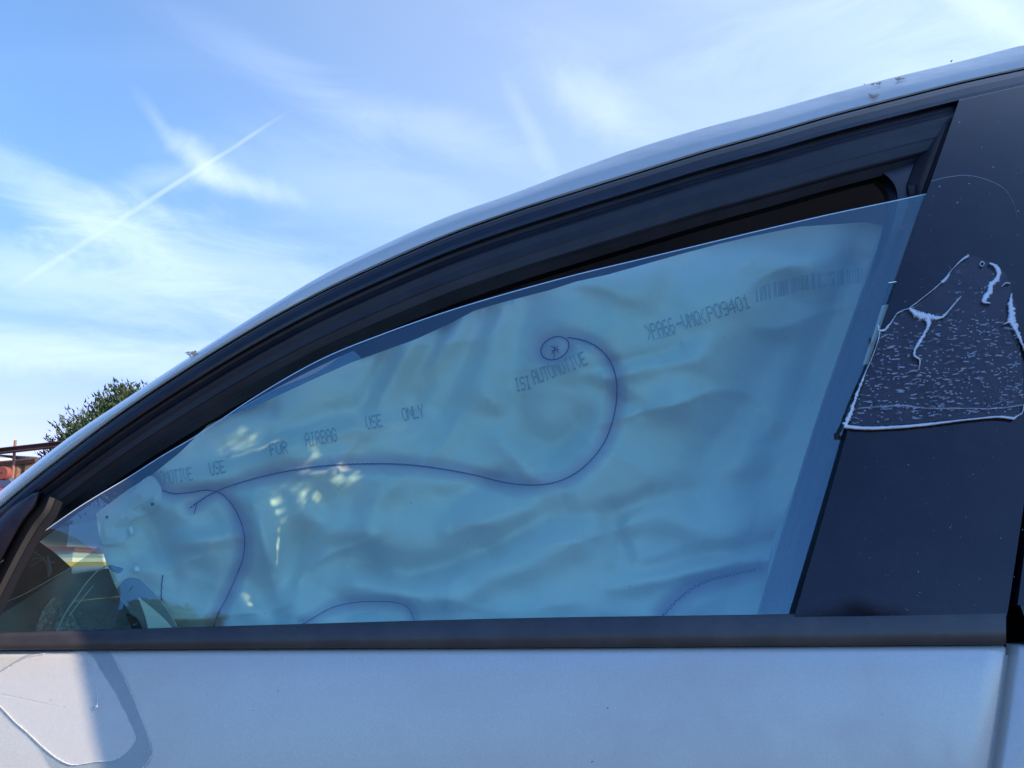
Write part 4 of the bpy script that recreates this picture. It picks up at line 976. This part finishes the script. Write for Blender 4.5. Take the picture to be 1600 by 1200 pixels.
bead(path([(178, 1028), (190, 1052), (206, 1086), (222, 1125), (231, 1150), (236, 1172)], 30), .00028, 4); bead(path([(237, 1180), (230, 1192), (221, 1202)], 12), .0006, 5)
bead(path([(150, 1068), (152, 1085), (152, 1100)], 10), .00035, 6)
mb.build('cut_outline', LINE, df)
mb = MB(); mb.tube(P(np.array([149., 151, 153]), np.array([1107., 1104, 1101]), -.0015), [.0004, .0012, .0004], 8)  # white star of short tubes standing in for a bright glint
for dx, dy in ((-4, -2), (4, 1), (-2, 4), (1, -6)): mb.tube(P(np.array([151., 151+dx]), np.array([1104., 1104+dy]), -.0015), [.0006, .0001], 5)
mb.build('painted_glint', LINE, df)

# crumbs of dry moss and leaf on the roof edge ----------------------------------------
MOSS = mat('dry_moss', (0.72, 0.54, 0.40), 0.9)
rs = random.Random(8)
def clump(px, py, off, w, h, n, label):
    mb = MB()
    for _ in range(n):
        x, y = px+rs.gauss(0, w*.4), py+rs.gauss(0, h*.3); c = P(x, y, off)-np.array([0, .0015*rs.random(), 0]); l = rs.uniform(.001, .003)
        d = Vector((rs.gauss(0, 1), rs.gauss(0, .4), rs.gauss(0, .6))).normalized()*l
        mb.tube([c-np.array(d), c, c+np.array(d)], [.0003, rs.uniform(.0005, .0011), .0002], 5)
    o = mb.build('moss_crumb', MOSS, None); tag(o, label, 'debris', 'dry crumbs on the roof edge')
clump(301, 553, .010, 10, 6, 34, 'beige clump of dry moss on the rail above the far tree')
clump(1365, 150, -.001, 8, 4, 20, 'tan crumb on the blue lower face of the roof rail')
clump(1406, 124, .012, 10, 3, 16, 'brown crumbs on the upper roof edge, rightmost of them')
clump(1372, 131, .014, 16, 3, 14, 'thin scatter of brown crumbs along the upper roof edge')
clump(1487, 96, .018, 3, 1.5, 4, 'tiny dark speck high on the upper roof edge at right')

# ------------------------------------------------------------------ ground and surroundings
def f_ground(t, b):
    c = objc(t); n = t.noise(c, .6, 8, .65); m_ = t.noise(c, 25, 6, .7)
    t.l.new(t.mix(t.ramp(t.math('ADD', n, t.math('MULTIPLY', m_, .4)), .5, .9), (.09, .09, .085, 1), (.19, .18, .17, 1)), b.inputs['Base Color']); bump(t, b, m_, .8, .03)
GR = mat('packed_gravel', rough=.95, fn=f_ground)
mb = MB(); g = np.array([[(x, y, 0) for x in np.linspace(-600, 600, 13)] for y in np.linspace(-600, 600, 13)]); mb.grid(g)
tag(mb.build('ground', GR, None), 'packed grey brown gravel yard', None, kind='structure')

def f_leaf(c1, c2):
    def fn(t, b):
        c = objc(t); n = t.noise(c, 2.6, 5, .65); t.l.new(t.mix(t.ramp(n, .35, .68), (*c1, 1), (*c2, 1)), b.inputs['Base Color'])
        tl = t.new('ShaderNodeBsdfTranslucent'); tl.inputs[0].default_value = (*c2, 1); ms = t.new('ShaderNodeMixShader'); ms.inputs[0].default_value = .25
        t.l.new(b.outputs[0], ms.inputs[1]); t.l.new(tl.outputs[0], ms.inputs[2]); t.l.new(ms.outputs[0], t.n['Material Output'].inputs[0])
    return fn
CON = mat('juniper_foliage', rough=.7, fn=f_leaf((.025, .055, .022), (.085, .125, .040)))
BRD = mat('yellow_green_foliage', rough=.6, fn=f_leaf((.05, .07, .02), (.16, .16, .05)))
BARK = mat('bark', (.10, .075, .055), .9)
def conifer(name, x, y, h, r, label, n_tuft=260, seed=1, group=None):
    rs = random.Random(seed); root = empty(name, (x, y, 0)); tag(root, label, 'tree', group)
    mb = MB(); mb.tube([(x, y, 0), (x+.05, y, h*.5), (x, y, h*.95)], [r*.09, r*.05, .01], 8)
    tips = []
    for k in range(n_tuft):
        t = rs.random()**0.8; z = h*(.62+.36*t); rr = r*(1-((z/h-.35)/.70)**2 if z/h > .35 else .95)*rs.uniform(.55, 1.08); rr = max(rr, .05*r); a = rs.uniform(0, 2*math.pi)
        tip = Vector((x+rr*math.cos(a), y+rr*math.sin(a), z+rs.uniform(-.05, .12)*h*.6)); b0 = Vector((x, y, z-rr*.5)); tips.append((b0, tip))
        if k % 5 == 0: mb.tube([b0, (b0+tip)/2, tip], [.03, .018, .006], 5)
    mb.build('trunk', BARK, root)
    mc = MB()
    for b0, tip in tips:
        d = (tip-b0); ln = rs.uniform(.18, .34)*r; dr_ = (d.normalized()*.7+Vector((0, 0, .75))).normalized()
        for _ in range(80):
            s = rs.random(); p = tip-d.normalized()*ln*.9*rs.random()+dr_*ln*(s-.3); w_ = ln*.32*(1.05-s)
            p += Vector((rs.gauss(0, w_), rs.gauss(0, w_), rs.gauss(0, w_))); e = (dr_+Vector((rs.gauss(0, .5), rs.gauss(0, .5), rs.gauss(0, .35)))).normalized(); sd_ = e.cross(Vector((rs.gauss(0, 1), rs.gauss(0, 1), rs.gauss(0, 1)))).normalized()
            L = rs.uniform(.04, .09)*r*.66; W = L*.22
            mc.add([p-sd_*W, p+sd_*W, p+e*L], [(0, 1, 2)])
    mc.build('crown', CON, root, smooth=False, auto=None)
c_ = at(166, 700, 15.0)
conifer('juniper_tree', c_.x+.55, 15.0, 4.12, 1.90, 'dark green juniper tree rising beyond the rusty beam', 900, 4)
def broad(x, y, h, r, label, seed, group, n=70):
    rs = random.Random(seed); root = empty('broadleaf_tree', (x, y, 0)); tag(root, label, 'tree', group); mb = MB(); mb.tube([(x, y, 0), (x+.1, y, h*.35), (x-.1, y, h*.7)], [.16, .12, .05], 8); mc = MB()
    for k in range(n):
        a, ph = rs.uniform(0, 2*math.pi), math.acos(rs.uniform(-.6, 1)); q = rs.uniform(.45, 1)**.6
        c = Vector((x+r*q*math.sin(ph)*math.cos(a)*rs.uniform(.8, 1.15), y+r*q*math.sin(ph)*math.sin(a), h-r*.9+r*.9*q*math.cos(ph)*rs.uniform(.75, 1.08)))
        if k % 4 == 0: mb.tube([(x, y, h*.35+rs.random()*h*.2), tuple((Vector((x, y, h*.5))+c)/2), tuple(c)], [.06, .035, .01], 5)
        cr = rs.uniform(.14, .26)*r
        for _ in range(70):
            v = Vector((rs.gauss(0, 1), rs.gauss(0, 1), rs.gauss(0, .8))); v = v.normalized()*cr*rs.random()**.4; p = c+v; e = Vector((rs.gauss(0, 1), rs.gauss(0, 1), rs.gauss(0, 1))).normalized(); f_ = e.cross(v.normalized()+Vector((.01, 0, 0))).normalized(); L = rs.uniform(.05, .09)*min(r, 2)
            mc.add([p-e*L, p+f_*L*.5, p+e*L, p-f_*L*.5], [(0, 1, 2, 3)])
    mb.build('trunk', BARK, root); mc.build('crown', BRD, root, smooth=False, auto=None)
for i, (az, el, dist, r, lab) in enumerate([(-26.0, 19.2, 14, 1.15, 'yellow green tree mirrored in the front lower corner of the window'), (-2.5, 15.6, 17, 1.3, 'low round tree mirrored by the lower seam of the airbag'),
        (8.0, 16.4, 18, 1.2, 'olive tree mirrored under the middle of the window, left of its pair'), (12.5, 17.0, 16, 1.3, 'olive tree mirrored beside the right lower seam'), (24.5, 18.6, 18, 1.7, 'dark tree mirrored at the foot of the black pillar')]):
    a = math.radians(az); broad(dist*math.sin(a), -dist*math.cos(a), CAMZ+dist*math.tan(math.radians(el)), r, lab, 40+i, 'trees across the yard')

# rusty beam on posts, rusty wall with scrap
def f_rust(c1, c2, sc_=3.0):
    def fn(t, b):
        c = objc(t); n = t.noise(c, sc_, 8, .7); t.l.new(t.mix(t.ramp(n, .38, .65), (*c1, 1), (*c2, 1)), b.inputs['Base Color']); bump(t, b, n, .5, .02)
    return fn
RUSTD = mat('dark_rusted_steel', rough=.8, fn=f_rust((.045, .022, .022), (.10, .045, .035)))
RUST = mat('rusty_panel_steel', rough=.85, fn=f_rust((.15, .085, .045), (.36, .21, .10), 1.6))
YB = 11.0
gan = empty('steel_gantry', tuple(at(20, 900, YB))); tag(gan, 'rusty steel beam on a thin post in front of the dark green tree', 'beam')
mb = MB(); a, b = at(-260, 737, YB), at(112, 695, YB); dz = Vector((0, 0, .062)); dy = Vector((0, .10, 0))
for o, s in ((0, .012), (1, .012)):
    zz = dz*o; mb.add([a+zz, b+zz, b+zz+dy, a+zz+dy, a+zz+Vector((0, 0, s)), b+zz+Vector((0, 0, s)), b+zz+dy+Vector((0, 0, s)), a+zz+dy+Vector((0, 0, s))], [(0,3,2,1),(4,5,6,7),(0,1,5,4),(1,2,6,5),(2,3,7,6),(3,0,4,7)])
w0 = Vector((0, .045, .012)); w1 = Vector((0, .057, .012)); hz = Vector((0, 0, .05))
mb.add([a+w0, b+w0, b+w1, a+w1, a+w0+hz, b+w0+hz, b+w1+hz, a+w1+hz], [(0,3,2,1),(4,5,6,7),(0,1,5,4),(1,2,6,5),(2,3,7,6),(3,0,4,7)]); mb.build('beam', RUSTD, gan, smooth=False)
mb = MB(); p_ = at(20, 740, YB+.15); q_ = at(24, 688, YB+.15); mb.tube([(p_.x-.05, YB+.15, 0), tuple(p_), tuple(q_)], [.024, .022, .018], 10); mb.build('post', mat('red_oxide_pipe', (.22, .09, .06), .6), gan)
YW = 12.5
wl = at(-300, 740, YW); wr = at(58, 708, YW)
wall = empty('rusty_container', (wl.x, YW, 0)); tag(wall, 'rusty brown steel container side under the long beam', 'container')
mb = MB(); n = 90; top_z = lambda x: float(np.interp(x, [wl.x, at(0, 726, YW).x, wr.x], [at(0, 724, YW).z, at(0, 722, YW).z, at(0, 716, YW).z])); G0, G1 = [], []
for i in range(n+1):
    x = wl.x+(wr.x-wl.x)*i/n; y = YW+(.03 if i % 12 in (0, 1) else 0); G0.append((x, y, 0)); G1.append((x, y, top_z(x)-.06))
mb.grid(np.array([G1, G0])); mb.box(((wl.x+wr.x)/2, YW+.45, 1.1), (wr.x-wl.x-.1, .8, 2.2)); mb.build('side_panel', RUST, wall, smooth=False)
mb = MB(); pts_ = [(x, YW-.01, top_z(x)-.03) for x in np.linspace(wl.x, wr.x, 12)]; mb.tube(pts_, .045, 4); mb.build('top_rail', RUSTD, wall, smooth=False)
# scrap on the ground in front of it
def lump(name, px, py, y, r, m, label, cat, sq=(1, 1, 1), seed=0):
    c = at(px, py, y); rs = random.Random(seed); mb = MB(); G = []
    for i in range(13):
        t = -math.pi/2+math.pi*i/12; G.append([])
        for j in range(20):
            a = 2*math.pi*j/20; v = Vector((math.cos(t)*math.cos(a), math.cos(t)*math.sin(a), math.sin(t))); k = r*(1+.22*mn.noise(v*1.7+Vector((seed, 0, 0)))); G[-1].append((c.x+v.x*k*sq[0], y+v.y*k*sq[1], c.z+v.z*k*sq[2]))
    mb.grid(np.array(G), cu=True); return tag(mb.build(name, m, None), label, cat), c
def barrel(px, py, y, r, hgt, m, label, lying):
    c = at(px, py, y); mb = MB(); prof = [(0.01, 0), (r*.93, 0), (r, .01), (r*1.0, hgt*.3), (r*1.04, hgt*.33), (r, hgt*.36), (r, hgt*.64), (r*1.04, hgt*.67), (r, hgt*.70), (r, hgt-.01), (r*.93, hgt), (r*.9, hgt-.02), (.01, hgt-.02)]
    mb.lathe(prof, (c.x, c.y, c.z-(0 if lying else hgt/2)) , 'y' if lying else 'z', 28); tag(mb.build('drum', m, None), label, 'drum')
barrel(2, 739, 10.2, .085, .10, mat('orange_red_drum_paint', (.20, .05, .035), .7), 'orange red drum lying with its round end towards the road', True)
barrel(2, 762, 10.5, .15, .12, mat('blue_grey_drum_paint', (.06, .09, .16), .5), 'blue grey drum lying under the orange red one', True)
barrel(-22, 776, 10.3, .16, .15, mat('dark_red_drum_paint', (.20, .02, .03), .5), 'dark red drum lowest in the pile', True)
mb = MB(); mb.box((at(-20, 800, 10.6).x, 10.7, .85), (1.6, .9, 1.65)); mb.box((at(-20, 800, 10.6).x, 10.7, 1.70), (1.66, .96, .05)); tag(mb.build('steel_skip', RUST, None, smooth=False), 'rusty steel skip carrying the pile of drums', 'skip')
# pale sheds far behind
mb = MB(); s_ = at(-68, 724, 42); mb.box((s_.x-4, 42, (s_.z)/2), (16, 6, s_.z)); G = np.array([[(s_.x-12.2, 38.8, s_.z), (s_.x+4.2, 38.8, s_.z)], [(s_.x-12.2, 42, s_.z+.35), (s_.x+4.2, 42, s_.z+.35)], [(s_.x-12.2, 45.2, s_.z), (s_.x+4.2, 45.2, s_.z)]]); mb.grid(G)
shed = empty('far_shed', (s_.x-4, 42, 0)); tag(shed, 'pale grey shed glimpsed under the rusty beam', 'shed'); mb.build('wall', mat('pale_cladding', (.42, .48, .50), .6), shed, smooth=False)
# yellow loader seen through the windscreen
ld = at(140, 900, 9.0); YEL = mat('yellow_machine_paint', (.55, .40, .07), .45); x0 = ld.x-.50
lo = empty('wheel_loader', (x0, 9.4, 0)); tag(lo, 'yellow wheel loader seen through the windscreen', 'loader')
mb = MB(); mb.box((x0, 9.4, .88), (2.6, 1.1, .50), taper=.94); mb.box((x0+.9, 9.4, .55), (.9, 1.0, .3)); mb.build('body', YEL, lo, smooth=False)
mb = MB(); mb.box((x0+.05, 9.4, 1.19), (.5, .85, .12)); mb.build('cab', mat('white_cab_panel', (.40, .42, .42), .5), lo, smooth=False)
mb = MB(); mb.box((x0+.05, 9.4, 1.27), (.55, .9, .045)); mb.build('cab_roof', mat('red_cab_roof', (.30, .06, .05), .6), lo, smooth=False)
for dx in (-.8, .85):
    for dy_ in (-.5, .5): mb = MB(); mb.lathe([(.1, -.1), (.34, -.12), (.38, -.08), (.38, .08), (.34, .12), (.1, .1)], (x0+dx, 9.4+dy_, .38), 'y', 28); mb.build('wheel', TYRE, lo)
mb = MB(); mb.tube([(x0+1.1, 9.1, .8), (x0+1.7, 9.1, .6)], .05, 8); mb.tube([(x0+1.1, 9.7, .8), (x0+1.7, 9.7, .6)], .05, 8); mb.box((x0+1.9, 9.4, .45), (.45, 1.4, .55)); mb.build('bucket', YEL, lo, smooth=False)
# unseen holed plate added beside the rear door, cut to shade the car's side
XP = 1.50
def to_plate(p):
    p = np.asarray(p); t = (XP-p[..., 0])/SUN.x; return np.stack([p[..., 1]+SUN.y*t, p[..., 2]+SUN.z*t], -1)
edge = to_plate(P(np.array([168., 150, 132, 118, 112, 104, 85, -60, -140]), np.array([1290., 1200, 1090, 1015, 990, 975, 940, 890, 830]), np.array([0, 0, 0, 0, 0, .03, .06, .03, .02])))
bl = np.clip((B_[:, 0]+.50)/.30, 0, 1)[:, None]; R5 = C_.copy(); R5[:, 2] += .03; Q_ = A_*(1-bl)+R5*bl; topc = to_plate(Q_[(B_[:, 0] > -0.60) & (B_[:, 0] < 1.3)])
topc = topc[np.argsort(topc[:, 0])]
holes = [[(322, 700), (350, 688), (385, 696), (396, 715), (384, 738), (352, 745), (330, 728)],  # openings placed so that sun spots fall on the airbag
         [(384, 762), (410, 775), (424, 800), (416, 840), (408, 880), (404, 925), (396, 950), (384, 940), (388, 890), (380, 850), (372, 810), (370, 780)],
         [(440, 785), (470, 765), (505, 752), (520, 770), (508, 790), (474, 800), (446, 806)], [(404, 745), (440, 748), (450, 760), (430, 772), (406, 768)]]
hp = [to_plate(P(np.array([q[0] for q in h], float), np.array([q[1] for q in h], float), .06)) for h in holes]
def ztop(y): return float(np.interp(y, topc[:, 0], topc[:, 1]))+.004
def ymin(z): 
    o = np.argsort(edge[:, 1]); return float(np.interp(z, edge[o, 1], edge[o, 0]))
rh = random.Random(77); mb = MB(); NYp, NZp = 230, 860; ys_ = []; G = np.zeros((NZp+1, NYp+1, 3))
y1 = 0.635
for i in range(NZp+1):
    for j in range(NYp+1):
        v = i/NZp; u = j/NYp; zz = v*2.75; y0 = ymin(min(zz, edge[:, 1].max())); y = y0+(y1-y0)*u; z = v*max(ztop(y), 1.2) ; y0 = ymin(z); yr = y1+.22*float(np.clip((z-1.62)/.15, 0, 1)); y = y0+(yr-y0)*u
        G[i, j] = (XP, y, v*ztop(y))
fc = []
for i in range(NZp):
    for j in range(NYp):
        c = G[i:i+2, j:j+2].reshape(-1, 3).mean(0)
        if any(inside(c[1], c[2], [tuple(q) for q in h]) for h in hp) and rh.random() < .48: continue
        a = i*(NYp+1)+j; fc.append((a, a+NYp+1, a+NYp+2, a+1))
mb.add(G.reshape(-1, 3), fc)
pl = mb.build('added_shade_plate', RUST, None, smooth=False); solid(pl, .0012, 0)
tag(pl, 'unseen sheet of holed rusty steel added beside the rear door to shade the car', 'steel plate')
sc.cycles.transparent_max_bounces = 24; sc.cycles.max_bounces = 8
print('plate', edge.min(0), edge.max(0), topc.min(0), topc.max(0))
